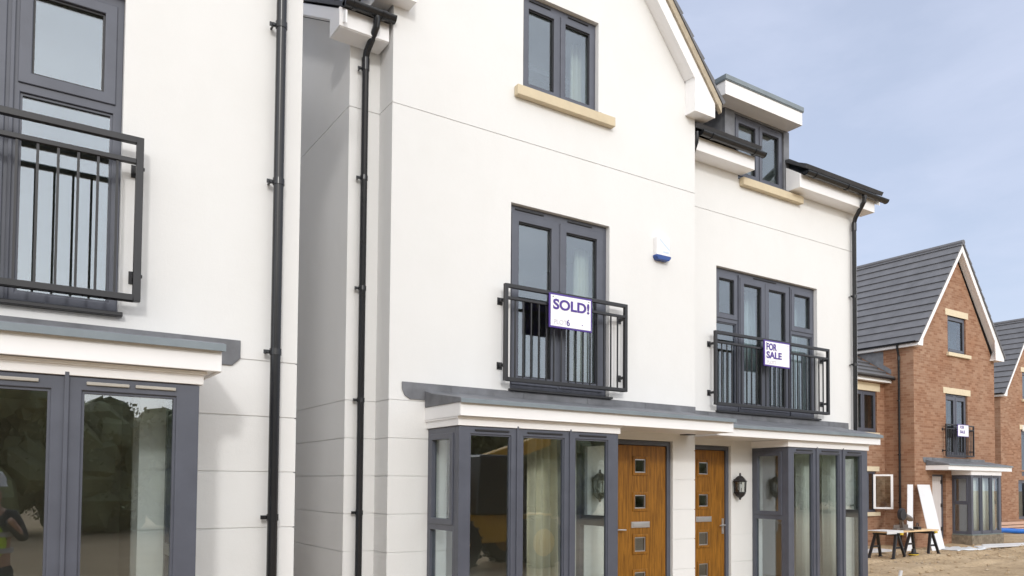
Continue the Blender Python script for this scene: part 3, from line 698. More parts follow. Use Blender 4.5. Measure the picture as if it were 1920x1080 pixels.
# ================================================================== brick houses
def brick_house(label, ox, oy, oz, full):
    BG = 'brick houses across the site'
    h = thing('brick_house', label, 'house', (26+ox, 13+oy, -.32+oz), BG)
    X = lambda x: x+ox; Y = lambda y: y+oy; Z = lambda z: z+oz
    xl, xr, yw = X(23.46), X(28.55), Y(13.)
    holes = [(X(25.33), X(26.72), Z(2.47), Z(4.53))]
    if full: holes += [(X(25.66)+.2, X(27.60)-.2, Z(-.05), Z(1.9)), (X(24.47), X(25.29), Z(-.15), Z(1.90))]
    else: holes += [(X(25.0), X(26.4), Z(.55), Z(2.28))]
    w = MB(); cells(w, 'x', xl, xr, Z(-.5), Z(5.2), yw, .3, holes)
    ap = 9.14; k = 1.29
    poly_slab(w, [(xl, Z(5.2)), (xr, Z(5.2)), (xr, Z(5.92)), (xr-.18, Z(6.0)), (X(26.03), Z(ap)), (xl+.13, Z(6.0)), (xl, Z(5.92))], [(X(25.50), Z(5.89)), (X(26.66), Z(5.89)), (X(26.66), Z(7.10)), (X(25.50), Z(7.10))], yw, yw+.3)
    cells(w, 'y', Y(13.3), Y(24), Z(-.5), Z(5.92), xl, .3); cells(w, 'y', Y(13.3), Y(24), Z(-.5), Z(5.92), xr, -.3); w.box(xl, xr, Y(24), Y(24.3), Z(-.5), Z(5.92))
    w.prism([(xl, Z(5.92)), (xr, Z(5.92)), (X(26.03), Z(ap))], 'y', Y(24), Y(24.3))
    build('wall', w, 'brick', h)
    rf = MB(); hf = 2.76
    for sx in (1, -1):
        tile_roof(rf, (X(26.06)+sx*hf, Y(12.74), Z(9.50-k*hf)), (0, 1, 0), 11.8, (-sx, 0, k), hf*math.hypot(1, k), course=.335, lip=.04, base=.03)
    rf.tube([(X(26.06), Y(12.73), Z(9.53)), (X(26.06), Y(24.55), Z(9.53))], .09, 8)
    build('roof', rf, 'tile', h)
    b = MB()
    for sx in (1, -1):
        Q = lambda x: X(26.06)+sx*x
        b.prism([(Q(0), Z(9.22)), (Q(2.12), Z(9.22-k*2.12)), (Q(2.18), Z(5.85)), (Q(2.74), Z(5.85)), (Q(2.74), Z(9.50-k*2.74)), (Q(0), Z(9.47))] if sx > 0 else
                [(Q(0), Z(9.22)), (Q(2.42), Z(9.22-k*2.42)), (Q(2.46), Z(5.87)), (Q(2.74), Z(5.87)), (Q(2.74), Z(9.50-k*2.74)), (Q(0), Z(9.47))], 'y', Y(12.78), Y(12.81))
    build('barge_board', b, 'upvc', h)
    s = MB()
    for sx in (1, -1):
        Q = lambda x: X(26.06)+sx*x
        s.prism([(Q(0), Z(9.25)), (Q(2.46), Z(9.25-k*2.46)), (Q(2.46), Z(9.29-k*2.46)), (Q(0), Z(9.29))], 'y', Y(12.81), Y(13.))
        s.prism([(Q(2.2 if sx > 0 else 2.46), Z(5.86)), (Q(2.735), Z(5.86)), (Q(2.735), Z(5.97)), (Q(2.46), Z(6.3))], 'y', Y(12.81), Y(13.))
        s.box(min(Q(2.56 if sx > 0 else 2.6), Q(2.735)), max(Q(2.56 if sx > 0 else 2.6), Q(2.735)), Y(13.), Y(24), Z(5.86), Z(5.95))
    build('soffit', s, 'upvc', h)
    gutter(h, 'y', Y(12.82), Y(24.), X(23.27), Z(6.0))
    downpipe(h, X(23.40), Y(13.44), Z(-.3), Z(5.6), [(X(23.38), Y(13.44), Z(5.66)), (X(23.30), Y(13.42), Z(5.82)), (X(23.27), Y(13.42), Z(5.96))], (Z(4.2), Z(2.5), Z(1.)), yw=Y(13.46))
    wn = frame_unit(h, 'window', 'x', X(25.50), X(26.66), Z(5.89), Z(7.10), Y(13.05), [(X(25.56), X(26.60), Z(5.96), Z(7.03), 's.06')], glass='glass_up')
    l = MB().box(X(25.36), X(26.80), Y(12.985), Y(13.05), Z(7.10), Z(7.31)); build('lintel', l, 'stone_pale', wn, bevel=.005)
    l = MB().box(X(25.42), X(26.86), Y(12.92), Y(13.045), Z(5.77), Z(5.885)); build('stone_sill', l, 'stone_pale', wn, bevel=.005)
    fw = frame_unit(h, 'french_window', 'x', X(25.33), X(26.72), Z(2.47), Z(4.53), Y(13.06), [(X(25.39), X(25.99), Z(2.56), Z(4.42), 's.08'), (X(26.05), X(26.66), Z(2.56), Z(4.42), 's.08')], vents=[(X(25.5), X(25.9), Z(4.475)), (X(26.1), X(26.5), Z(4.475))], ventmat='black', glass='glass_up')
    l = MB().box(X(25.18), X(26.90), Y(12.985), Y(13.05), Z(4.53), Z(4.73)); build('lintel', l, 'stone_pale', fw, bevel=.005)
    room(h, 'first_floor_room', X(25), X(27.2), Y(13.31), Y(16), Z(2.44), Z(4.8)); room(h, 'attic_room', X(25.2), X(27), Y(13.31), Y(16), Z(5.4), Z(7.3))
    if full:
        balcony(h, X(25.085), X(26.86), Z(2.50), Z(3.53), Y(12.88), Y(13.), 16)
        canopy(h, X(24.09), X(28.15), Y(12.30), Y(13.), Z(2.43), X(23.93), X(27.8), X(25.66), X(27.60), Y(12.40), zb=Z(1.885), zf0=Z(2.03), zf1=Z(2.18))
        bay(h, X(25.66), X(27.60), Y(12.40), Y(13.), Z(.0), Z(1.885), ventmat='black', sill='footstrip')
        pl = MB().box(X(25.60), X(27.66), Y(12.36), Y(13.), Z(-.5), Z(-.037)); build('plinth', pl, 'concrete', h)
        dd = MB(); cells(dd, 'x', X(24.47), X(25.29), Z(-.15), Z(1.90), Y(13.10), .08, [(X(24.54), X(25.22), Z(-.12), Z(1.84))]); fd = build('front_door', dd, 'frame', h, bevel=.004)
        lf = MB().box(X(24.545), X(25.215), Y(13.115), Y(13.16), Z(-.115), Z(1.835)); build('door_leaf', lf, 'doorwhite', fd, bevel=.004)
        hg = MB()
        for z in (.1, .85, 1.6): hg.box(X(25.17), X(25.25), Y(13.09), Y(13.115), Z(z), Z(z+.12))
        build('hinge', hg, 'black', fd)
        room(h, 'ground_floor_room', X(25.6), X(27.7), Y(13.31), Y(16.5), Z(-.1), Z(2.2)); room(h, 'hallway', X(24.2), X(25.5), Y(13.31), Y(16.5), Z(-.1), Z(2.2))
        # recessed wing with its own low roof
        g = MB(); yw2 = Y(13.96)
        cells(g, 'x', X(15.), xl, Z(-.5), Z(4.9), yw2, .3, [(X(21.6), X(23.04), Z(3.2), Z(4.505)), (X(21.6), X(22.98), Z(.70), Z(1.975))])
        g.box(X(15.), X(15.3), yw2+.3, Y(24), Z(-.5), Z(4.9))
        build('wing_wall', g, 'brick', h)
        r2 = MB(); tile_roof(r2, (X(14.8), Y(13.62), Z(4.90)), (1, 0, 0), 8.62, (0, 1, .66), 5.2, course=.335, lip=.05); build('wing_roof', r2, 'tile', h)
        e2 = MB().box(X(14.8), X(23.42), Y(13.70), Y(13.72), Z(4.78), Z(4.90)); e2.box(X(14.8), X(23.42), Y(13.72), yw2, Z(4.80), Z(4.82)); build('wing_fascia', e2, 'upvc', h)
        gutter(h, 'x', X(14.8), X(23.50), Y(13.63), Z(4.92))
        lf = MB().prism([(Y(13.72), Z(5.06)), (Y(17.5), Z(5.06+3.78*.66)), (Y(17.5), Z(5.62+3.78*.66)), (Y(14.3), Z(5.84)), (Y(13.98), Z(5.84)), (Y(13.98), Z(5.40)), (Y(13.72), Z(5.22))], 'x', xl-.012, xl-.003); build('lead_flashing', lf, 'lead', h)
        u = frame_unit(h, 'window', 'x', X(21.6), X(23.04), Z(3.2), Z(4.505), yw2+.05, [(X(21.66), X(22.30), Z(3.27), Z(4.44), 's.06'), (X(22.36), X(22.98), Z(3.27), Z(4.44), 's.06')], glass='glass_up')
        q = MB().box(X(21.4), X(23.2), yw2-.014, yw2+.05, Z(4.508), Z(4.765)); build('lintel', q, 'stone_pale', u, bevel=.005)
        q = MB().box(X(21.5), X(23.1), yw2-.06, yw2+.045, Z(3.09), Z(3.195)); build('stone_sill', q, 'stone_pale', u, bevel=.005)
        u = frame_unit(h, 'window', 'x', X(21.6), X(22.98), Z(.70), Z(1.975), yw2+.05, [(X(21.66), X(22.58), Z(.76), Z(1.92), 's.06'), (X(22.64), X(22.93), Z(.76), Z(1.92), 'f')])
        q = MB().box(X(21.4), X(23.13), yw2-.014, yw2+.05, Z(1.978), Z(2.13)); build('lintel', q, 'stone_pale', u, bevel=.005)
        q = MB().box(X(21.5), X(23.10), yw2-.06, yw2+.045, Z(.575), Z(.695)); build('stone_sill', q, 'stone_pale', u, bevel=.005)
        # casement standing open
        pts = []
        hx, hy = X(22.74), yw2-.04; ca, sa = math.cos(R(-56)), math.sin(R(-56))
        om = MB(); cells(om, 'x', 0, .56, Z(.80), Z(1.88), 0, .05, [(.07, .49, Z(.855), Z(1.825))])
        om.v = [(hx+x*ca-y*sa, hy+x*sa+y*ca, z) for x, y, z in om.v]
        oc = build('open_casement', om, 'upvc', h, bevel=.004, label='white-edged casement swung open')
        gp = MB().box(.07, .49, .022, .028, Z(.855), Z(1.825)); gp.v = [(hx+x*ca-y*sa, hy+x*sa+y*ca, z) for x, y, z in gp.v]; build('pane', gp, 'glass', oc)
        room(h, 'wing_room', X(21), X(23.4), yw2+.31, Y(17), Z(-.1), Z(2.3)); room(h, 'wing_upper_room', X(21), X(23.4), yw2+.31, Y(17), Z(2.6), Z(4.8))
    else:
        u = frame_unit(h, 'window', 'x', X(25.0), X(26.4), Z(.55), Z(2.28), Y(13.06), [(X(25.06), X(25.70), Z(.62), Z(2.2), 's.05'), (X(25.76), X(26.34), Z(.62), Z(2.2), 's.05')], glass='glass_up')
        room(h, 'ground_floor_room', X(24.6), X(27), Y(13.31), Y(16), Z(0), Z(2.4))
        a = MB().box(X(25.42), X(25.75), Y(12.93), Y(12.999), Z(4.45), Z(4.72)); build('alarm_box', a, 'upvc', h, bevel=.01)
        sc = MB().box(X(23.50), xr, Y(12.985), Y(13.), Z(2.66), Z(2.73)); build('string_course', sc, 'brick', h)
    return h
hb = brick_house('red brick gabled house with its own canopy and bay across the bare ground', 0, 0, 0, True)
hc = brick_house('partly hidden brick gabled house at the right edge of the photo behind the blue pipe', 12.2, 3.0, -.45, False)
sale_sign('small blurred white sale board on the balcony of the brick house', 25.71, 26.41, 3.14, 3.54, 12.83, [('FOR', .13, 25.85, 3.405, .26), ('SALE', .13, 25.85, 3.255, .32)], [])

curtain('pale protective drape behind the front panes of the brick house bay', 26.02, .80, 12.58, .05, 1.8, 'voile', 9, group=CG)
curtain('second pale drape beside the first one in the brick house bay', 26.82, .70, 12.60, .05, 1.8, 'voile', 7, group=CG)

# ================================================================== ground
def hnoise(x, y):
    return .018*math.sin(x*1.9+y*.7)+.014*math.sin(y*2.7-x*1.1+1.3)+.010*math.sin(x*5.3+1.7)*math.sin(y*4.7)+.006*math.sin(x*11.3+y*3.1)*math.sin(y*12.7-x*2.3)
def rut(x, y):
    r = 0.
    for a, b, w in ((.035, 8.9, .16), (.035, 10.35, .16), (-.05, 10.6, .13), (.12, 6.9, .14)):
        d = (y-(b+a*(x-16)+.12*math.sin(x*.6+b)))/w; r += -.055*math.exp(-d*d)+.03*math.exp(-(abs(d)-1.8)**2*1.6)
    return r*(.8+.4*math.sin(x*2.3))
def gz(x, y):
    b = -.30 if y < 11 else (-.30-.05*min(1, y-11))
    inn = 12 < x < 40 and 6 < y < 13.5
    return b+hnoise(x, y)*(1 if inn else .4)+(rut(x, y) if inn and y < 12.3 else 0.)
gm = MB()
xs = [-400, -150, -60, -20, 0, 6, 11]+[11.3+.12*i for i in range(229)]+[39, 42, 50, 80, 160, 400]
ys = [-400, -150, -60, -25, -8, 2, 5]+[5.3+.09*i for i in range(112)]+[15.6, 17, 20, 30, 60, 150, 500]
nx, ny = len(xs), len(ys)
gm.add([(x, y, gz(x, y)) for y in ys for x in xs], [(j*nx+i, j*nx+i+1, (j+1)*nx+i+1, (j+1)*nx+i) for j in range(ny-1) for i in range(nx-1)])
go = build('ground', gm, 'soil', None, origin=(0, 0, 0), smooth=True, weld=False); tag(go, 'bare sandy brown soil of the building site', kind='structure')
# rubble
rb = MB()
for i in range(1500):
    x = random.uniform(12.5, 30); y = random.uniform(7.2, 12.6)
    if random.random() < .4: y = random.uniform(9.5, 12.3)
    s = random.choice([.012, .016, .02, .028, .035, .05])*random.uniform(.7, 1.3); z = gz(x, y)+s*.25
    a = [(random.uniform(.6, 1.2)) for _ in range(6)]
    rb.add([(x+s*a[0], y, z), (x, y+s*a[1], z), (x-s*a[2], y, z), (x, y-s*a[3], z), (x, y, z+s*a[4]*.7), (x, y, z-s*.6)],
           [(0, 1, 4), (1, 2, 4), (2, 3, 4), (3, 0, 4), (1, 0, 5), (2, 1, 5), (3, 2, 5), (0, 3, 5)], random.choice([0, 1, 1, 1, 1, 1]))
tag(build('rubble', rb, ['stonebit', 'soil', 'stone_pale'], None, origin=(20, 10, -.3), weld=False), 'stones and crumbs of rubble scattered over the bare soil', 'rubble', kind='stuff')

# ================================================================== site clutter
def trestle(label, cx, cy):
    z0 = gz(cx, cy); t = thing('trestle', label, 'trestle', (cx, cy, z0), 'trestles under the work board'); zt = .325
    b = MB().box(cx-.035, cx+.035, cy-.36, cy+.36, zt-.07, zt); build('beam', b, 'black', t, bevel=.004)
    for sx in (-1, 1):
        for sy in (-1, 1):
            y = cy+sy*.27; xt = cx+sx*.03; xb = cx+sx*.27; yb = y+sy*.06; zg = gz(xb, yb)-.01
            l = MB().hexa([(xb-.025, yb-.03, zg), (xb+.025, yb-.03, zg), (xb+.025, yb+.03, zg), (xb-.025, yb+.03, zg), (xt-.03, y-.035, zt-.02), (xt+.03, y-.035, zt-.02), (xt+.03, y+.035, zt-.02), (xt-.03, y+.035, zt-.02)])
            l.box(xb-.045, xb+.045, yb-.045, yb+.045, zg, zg+.03); build('leg', l, 'black', t, bevel=.003)
    for sy in (-1, 1):
        k = MB().box(cx-.17, cx+.17, cy+sy*.29-.012, cy+sy*.29+.012, zt-.40, zt-.35); build('brace', k, 'black', t)
    c = MB().box(cx+.0, cx+.09, cy-.40, cy-.33, zt-.05, zt+.005); build('yellow_clip', c, 'yellow', t, bevel=.004)
    return t
trestle('black folding trestle under the pale sheet end of the work board', 18.95, 11.25)
trestle('black folding trestle in front of the wide leaning white board', 20.62, 11.27)
wb = MB().box(18.52, 20.98, 10.98, 11.52, .327, .362)
tag(build('work_board', wb, 'wood', None, origin=(19.6, 11.25, .327), bevel=.004), 'pale timber work board laid across the two black trestles', 'board')
ps = MB().box(18.48, 19.22, 10.955, 11.50, .364, .382); ps.box(18.48, 19.22, 10.952, 10.965, .30, .364)
tag(build('white_sheet', ps, 'white', None, origin=(18.8, 11.2, .364), bevel=.004), 'whitish sheet lying over the left end of the work board', 'sheet')
ms = thing('mitre_saw', 'dusty mitre saw standing on the work board', 'saw', (19.75, 11.22, .362))
b = MB().lathe([(.17, .363), (.17, .40), (.15, .412), (0, .414)], 19.75, 11.22, 20); b.box(19.40, 20.12, 11.24, 11.36, .364, .412); b.box(19.72, 19.78, 10.98, 11.2, .366, .40); build('base', b, 'steel', ms, bevel=.004)
b = MB().box(19.42, 19.70, 11.33, 11.345, .412, .50); b.box(19.82, 20.10, 11.33, 11.345, .412, .50); build('fence', b, 'steel', ms)
b = MB().hexa([(19.82, 11.30, .41), (19.90, 11.30, .41), (19.90, 11.38, .41), (19.82, 11.38, .41), (19.70, 11.30, .74), (19.78, 11.30, .74), (19.78, 11.38, .74), (19.70, 11.38, .74)]); build('arm', b, 'steel', ms, bevel=.006)
b = MB().tube([(19.58, 11.15, .76), (19.58, 11.18, .76)], .135, 20); b.tube([(19.58, 11.185, .78), (19.58, 11.24, .78)], .155, 20); build('blade_guard', b, 'black', ms, bevel=.004)
b = MB().tube([(19.70, 11.2, .74), (19.98, 11.22, .66)], .075, 14); b.tube([(19.98, 11.22, .66), (20.06, 11.22, .64)], .06, 14); build('motor', b, 'steel', ms, smooth=True)
b = MB().tube([(19.50, 11.2, .87), (19.58, 11.2, .93), (19.70, 11.2, .90), (19.74, 11.2, .80)], .02, 10); build('handle', b, 'black', ms, smooth=True)
b = MB().box(20.28, 20.44, 11.16, 11.30, .363, .44); b.tube([(20.30, 11.22, .45), (20.33, 11.22, .53), (20.38, 11.22, .53), (20.41, 11.22, .45)], .014, 8)
tag(build('tool_box', b, 'black', None, origin=(20.36, 11.22, .363), bevel=.01), 'small black tool box on the right half of the work board', 'tool box')
def lean(label, name, BL, TL, wv, t, mat):
    BL, TL, W = Vector(BL), Vector(TL), Vector(wv); n = (TL-BL).cross(W).normalized()*t
    if n.y < 0: n = -n
    m = MB().hexa([BL, BL+W, BL+W+n, BL+n, TL, TL+W, TL+W+n, TL+n])
    return tag(build(name, m, mat, None, origin=BL, bevel=.003), label, 'board')
lean('wide white board leaning by the brick house door', 'leaning_board', (22.30, 11.86, -.36), (23.42, 12.90, 1.57), (.56, -.08, 0), .02, 'white')
lean('narrow white board standing upright against the brick corner', 'leaning_board', (21.85, 12.35, -.36), (22.97, 12.95, 1.57), (.27, -.02, 0), .02, 'white')
lean('short white board propped low against the wing wall below the open casement', 'leaning_board', (19.95, 12.35, -.37), (19.05, 12.6, .33), (.13, .12, 0), .02, 'white')
def flat(label, name, pts, z, t, mat, cat):
    m = MB().prism(pts, 'z', z, z+t); c = (sum(p[0] for p in pts)/len(pts), sum(p[1] for p in pts)/len(pts), z)
    return tag(build(name, m, mat, None, origin=c, bevel=.004), label, cat)
flat('white panel lying nearest the camera on the soil by the brick bay', 'fallen_board', [(23.75, 11.30), (26.6, 11.0), (26.75, 11.35), (24.15, 11.62)], -.28, .035, 'white', 'board')
flat('white strip lying behind the larger white panel on the soil', 'fallen_board', [(25.2, 11.85), (28.5, 11.35), (28.6, 11.55), (25.4, 12.0)], -.30, .03, 'white', 'board')
flat('white offcut lying on the soil behind the left trestle', 'fallen_board', [(19.6, 12.3), (20.9, 12.25), (21.0, 12.7), (19.7, 12.8)], -.33, .06, 'white', 'board')
flat('short new timber plank lying between the plastic sheet and the white panel', 'timber_plank', [(23.05, 11.55), (23.95, 11.38), (23.98, 11.50), (23.08, 11.67)], -.30, .03, 'wood', 'plank')
# crumpled plastic sheet
cm = MB(); nn = 22
for j in range(12):
    for i in range(nn):
        u, v = i/(nn-1), j/11; x = 22.3+u*1.75+v*.6+.05*math.sin(v*9); y = 11.15+v*.95+.06*math.sin(u*7)-u*.12
        edge = min(u, 1-u, v, 1-v)*6
        cm.v.append((x, y, gz(x, y)+.012+min(1, edge)*(.035+.03*math.sin(u*23+v*5)*math.sin(v*17+u*3))))
for j in range(11):
    for i in range(nn-1): a = j*nn+i; cm.f.append((a, a+1, a+nn+1, a+nn)); cm.m.append(0)
ps = build('plastic_sheet', cm, 'sheet', None, origin=(23.2, 11.6, -.3), smooth=True); sm = ps.modifiers.new('t', 'SOLIDIFY'); sm.thickness = .004
tag(ps, 'crumpled milky plastic sheet on the soil in front of the brick door', 'sheet')
m = MB().lathe([(.12, -.30), (.12, -.21), (.10, -.20), (.06, -.19), (.05, -.10), (0, -.09)], 19.62, 10.92, 16, 0); m.lathe([(.122, -.26), (.127, -.255), (.127, -.235), (.122, -.23)], 19.62, 10.92, 16, 1)
tag(build('marker_base', m, ['black', 'yellow'], None, origin=(19.62, 10.92, -.3), smooth=True), 'black and yellow round base on the soil between the trestles', 'marker')
m = MB().tube([(14.95, 8.62, -.36), (14.99, 8.60, -.17)], .035, 14)
tag(build('pipe_stub', m, 'white', None, origin=(14.95, 8.62, -.3), smooth=True), 'white pipe stub sticking out of the soil at the bottom of the photo', 'pipe')
pts = [(32.4+.55*i, 14.9-.1*i+.25*math.sin(i*.9), -.23+.03*math.sin(i*1.3)) for i in range(9)]
m = MB().tube(pts, .10, 12); tag(build('blue_pipe', m, 'bluehose', None, origin=pts[0], smooth=True), 'thick blue pipe lying on the soil by the farthest brick house', 'pipe')
tp = MB()
for k in range(40):
    a = random.random()*6.28; q = random.random()**.5*.5; x, y = 32.8+math.cos(a)*q*1.1, 15.3+math.sin(a)*q*.6; hgt = (.55-q)*.75; s = .16
    tp.add([(x-s, y-s*.6, -.34), (x+s, y-s*.5, -.34), (x+s*.8, y+s, -.34), (x-s*.7, y+s*.8, -.34), (x+random.uniform(-.05, .05), y, -.3+max(.08, hgt))], [(0, 1, 4), (1, 2, 4), (2, 3, 4), (3, 0, 4), (3, 2, 1, 0)])
tag(build('tarpaulin', tp, 'green', None, origin=(32.8, 15.3, -.34), weld=False), 'crumpled green tarpaulin heap behind the blue pipe', 'tarpaulin')
for k, (z, y0, lab) in enumerate(((-.33, 15.55, 'lowest plank of the timber stack by the farthest brick house'), (-.20, 15.58, 'middle plank of the timber stack by the farthest brick house'), (-.07, 15.62, 'topmost plank of the timber stack by the farthest brick house'))):
    m = MB().box(33.3+.1*k, 37.6-.2*k, y0, y0+.22, z, z+.10); tag(build('timber_plank', m, 'plank', None, origin=(35, y0, z), bevel=.004), lab, 'plank', 'planks in the timber stack')
m = MB().tube([(26.0, 13.75, -.1), (26.0, 13.75, .32)], [.16, .13], 16); tag(build('orange_bucket', m, 'orange', None, origin=(26.0, 13.75, -.1)), 'orange bucket standing inside the brick house bay', 'bucket')

# ================================================================== behind the camera: what the panes reflect
tl = MB()
rr = random.Random(3)
for k in range(46):
    cx = -48+k*2.35+rr.uniform(-1, 1); cy = -21+rr.uniform(-2.5, 2); H = rr.uniform(6.8, 8.) if cx < 1 else (rr.uniform(3.9, 4.5) if cx < 8 else rr.uniform(5., 7.)); W = rr.uniform(2.0, 2.9)
    tl.tube([(cx, cy, -.4), (cx+.1, cy, H*.35), (cx-.05, cy, H*.7)], [.16, .12, .05], 6, 1)
    for i in range(26):
        a = rr.uniform(0, 6.283); u = rr.uniform(-1., .75); q = .75*math.sqrt(1-u*u); ex, ey, ez = cx+math.cos(a)*q*W, cy+math.sin(a)*q*W, H*.50+u*H*.42
        s = rr.uniform(.6, 1.0); n8 = 9; ring = []
        for j in range(7):
            for k8 in range(n8):
                ph = math.pi*(j/6-.5); th_ = 6.283*k8/n8; r8 = s*rr.uniform(.75, 1.2)
                ring.append((ex+math.cos(ph)*math.cos(th_)*r8, ey+math.cos(ph)*math.sin(th_)*r8, max(-.3, ez+math.sin(ph)*r8)))
        tl.add(ring, [(j*n8+k8, j*n8+(k8+1) % n8, (j+1)*n8+(k8+1) % n8, (j+1)*n8+k8) for j in range(6) for k8 in range(n8)], 0)
    for i in range(2600):
        u = rr.uniform(-1, 1); a = rr.uniform(0, 6.283); q = rr.random()**.4*math.sqrt(1-u*u)
        bump_ = 1+.25*math.sin(a*3+k)+.2*math.sin(u*7+k*2)
        x = cx+math.cos(a)*q*W*bump_; y = cy+math.sin(a)*q*W*bump_; z = H*.5+u*H*.52
        s = rr.uniform(.04, .10); d = Vector((rr.gauss(0, 1), rr.gauss(0, 1), rr.gauss(0, 1))).normalized(); e = d.orthogonal().normalized(); f = d.cross(e)
        p = Vector((x, y, max(z, -.3))); tl.add([p-e*s, p-f*s*.6, p+e*s, p+f*s*.6], [(0, 1, 2, 3)], 0)
tag(build('tree_belt', tl, ['leaf', 'bark'], None, origin=(0, -21, -.3), weld=False), 'dark belt of trees facing the houses, seen mirrored in the bay panes', 'trees', kind='stuff')

# photographer behind the camera, mirrored in the nearest bay
def skinned(name, pts, edges, radii, mat, parent=None, origin=None, sub=2):
    org = ORG[parent] if parent is not None else Vector(origin)
    me = bpy.data.meshes.new(name); me.from_pydata([tuple(Vector(p)-org) for p in pts], edges, []); o = bpy.data.objects.new(name, me); COL.objects.link(o)
    s = o.modifiers.new('skin', 'SKIN'); s.use_smooth_shade = True
    for v, r in zip(me.skin_vertices[0].data, radii): v.radius = r if isinstance(r, tuple) else (r, r); v.use_root = False
    me.skin_vertices[0].data[0].use_root = True
    sb = o.modifiers.new('sub', 'SUBSURF'); sb.levels = sb.render_levels = sub
    me.materials.append(M[mat])
    if parent is not None: o.parent = parent
    else: o.location = org
    ORG[o] = org; return o
px, py, g0 = -.10, -.45, -.3
body = [(px, py, g0+.95), (px, py, g0+1.15), (px, py+.01, g0+1.38), (px, py+.02, g0+1.50), (px, py+.05, g0+1.60), (px, py+.05, g0+1.72),
        (px-.19, py+.01, g0+1.42), (px-.29, py+.05, g0+1.16), (px-.15, py+.24, g0+1.40), (px+.19, py+.01, g0+1.42), (px+.29, py+.05, g0+1.16), (px+.15, py+.24, g0+1.40),
        (px-.10, py, g0+.88), (px-.12, py+.03, g0+.50), (px-.13, py, g0+.10), (px-.13, py+.14, g0+.04), (px+.10, py, g0+.88), (px+.12, py+.03, g0+.50), (px+.13, py, g0+.10), (px+.13, py+.14, g0+.04)]
ed = [(0, 1), (1, 2), (2, 3), (3, 4), (4, 5), (2, 6), (6, 7), (7, 8), (2, 9), (9, 10), (10, 11), (0, 12), (12, 13), (13, 14), (14, 15), (0, 16), (16, 17), (17, 18), (18, 19)]
ra = [(.15, .11), (.15, .10), (.17, .11), .06, .085, .095, .06, .045, .035, .06, .045, .035, .09, .065, .045, .045, .09, .065, .045, .045]
pe = skinned('person', body, ed, ra, 'skin', origin=(px, py, g0)); tag(pe, 'photographer in a lime hi-vis vest mirrored in the nearest bay pane', 'person')
vest = skinned('hi_vis_vest', [(px, py, g0+.92), (px, py, g0+1.15), (px, py+.01, g0+1.40)], [(0, 1), (1, 2)], [(.185, .14), (.18, .13), (.20, .135)], 'hivis', pe)
tpm = MB()
for z in (1.03, 1.2): tpm.tube([(px, py, g0+z), (px, py, g0+z+.05)], .197, 24)
tpm.v = [(x, py+(y-py)*.78, z) for x, y, z in tpm.v]; build('reflective_band', tpm, 'tape', pe, smooth=True)
skinned('jacket', body[:4]+body[6:8]+[Vector(body[8])-Vector((-.02, .03, .01))]+body[9:11]+[Vector(body[11])-Vector((.02, .03, .01))], [(0, 1), (1, 2), (2, 3), (2, 4), (4, 5), (5, 6), (2, 7), (7, 8), (8, 9)], [(.165, .125), (.165, .115), (.18, .12), .075, .075, .06, .05, .075, .06, .05], 'dark_cloth', pe)
for s in (-1, 1):
    skinned('trouser_leg', [(px+s*.10, py, g0+.93), (px+s*.12, py+.03, g0+.50), (px+s*.13, py, g0+.12)], [(0, 1), (1, 2)], [(.11, .115), .082, .07], 'dark_cloth', pe)
hatm = MB().lathe([(.135, g0+1.73), (.12, g0+1.75), (.115, g0+1.82), (.08, g0+1.88), (0, g0+1.90)], px, py+.05, 18); build('hard_hat', hatm, 'white', pe, smooth=True)

# telehandler on the open ground, mirrored in the bay of the gabled house
tx, ty = 8.6, -1.6
th = thing('telehandler', 'yellow telehandler with a raised boom mirrored in the bay below the SOLD board', 'machine', (tx, ty, -.3))
b = MB().box(tx-1.5, tx+1.5, ty-.55, ty+.55, .25, .85); b.box(tx-1.6, tx-.4, ty-.5, ty+.1, .85, 1.25); build('chassis', b, 'machine', th, bevel=.04)
b = MB().prism([(tx-.55, .85), (tx+.75, .85), (tx+.6, 2.1), (tx-.45, 2.1)], 'y', ty+.05, ty+.75); build('cab', b, 'black', th, bevel=.05)
b = MB().hexa([(tx-1.3, ty-.45, 1.3), (tx-1.3, ty-.15, 1.3), (tx+2.0, ty-.15, 2.4), (tx+2.0, ty-.45, 2.4), (tx-1.3, ty-.45, 1.65), (tx-1.3, ty-.15, 1.65), (tx+2.0, ty-.15, 2.7), (tx+2.0, ty-.45, 2.7)]); build('boom', b, 'machine', th, bevel=.02)
for wx in (-1.05, 1.05):
    for wy in (-.75, .75):
        t = MB(); cx, cy, cz = tx+wx, ty+wy, .25
        ring = [(.50, -.19), (.545, -.16), (.55, 0), (.545, .16), (.50, .19), (.30, .17), (.30, -.17)]
        n = 28; vs = []
        for k in range(n):
            a = 2*math.pi*k/n
            for r_, w_ in ring: vs.append((cx+math.cos(a)*r_, cy+w_, cz+math.sin(a)*r_))
        q = len(ring); t.add(vs, [((k*q+i), (k*q+(i+1) % q), (((k+1) % n)*q+(i+1) % q), (((k+1) % n)*q+i)) for k in range(n) for i in range(q)])
        for k in range(18):
            a = 2*math.pi*k/18
            for sgn in (-1, 1):
                a2 = a+(0 if sgn < 0 else math.pi/18)
                pts8 = []
                for dr in (0, .04):
                    for da, dw in ((0, 0), (.09, 0), (.16, .19), (.07, .19)):
                        rr_ = .545+dr; pts8.append((cx+math.cos(a2+da)*rr_, cy+sgn*dw, cz+math.sin(a2+da)*rr_))
                t.hexa(pts8)
        w = build('wheel', t, 'rubber', th, weld=False)
        rm_ = MB().tube([(cx, cy-.12, cz), (cx, cy+.12, cz)], .31, 20); rm_.tube([(cx, cy-.17, cz), (cx, cy+.17, cz)], .12, 12); build('rim', rm_, 'machine', w)

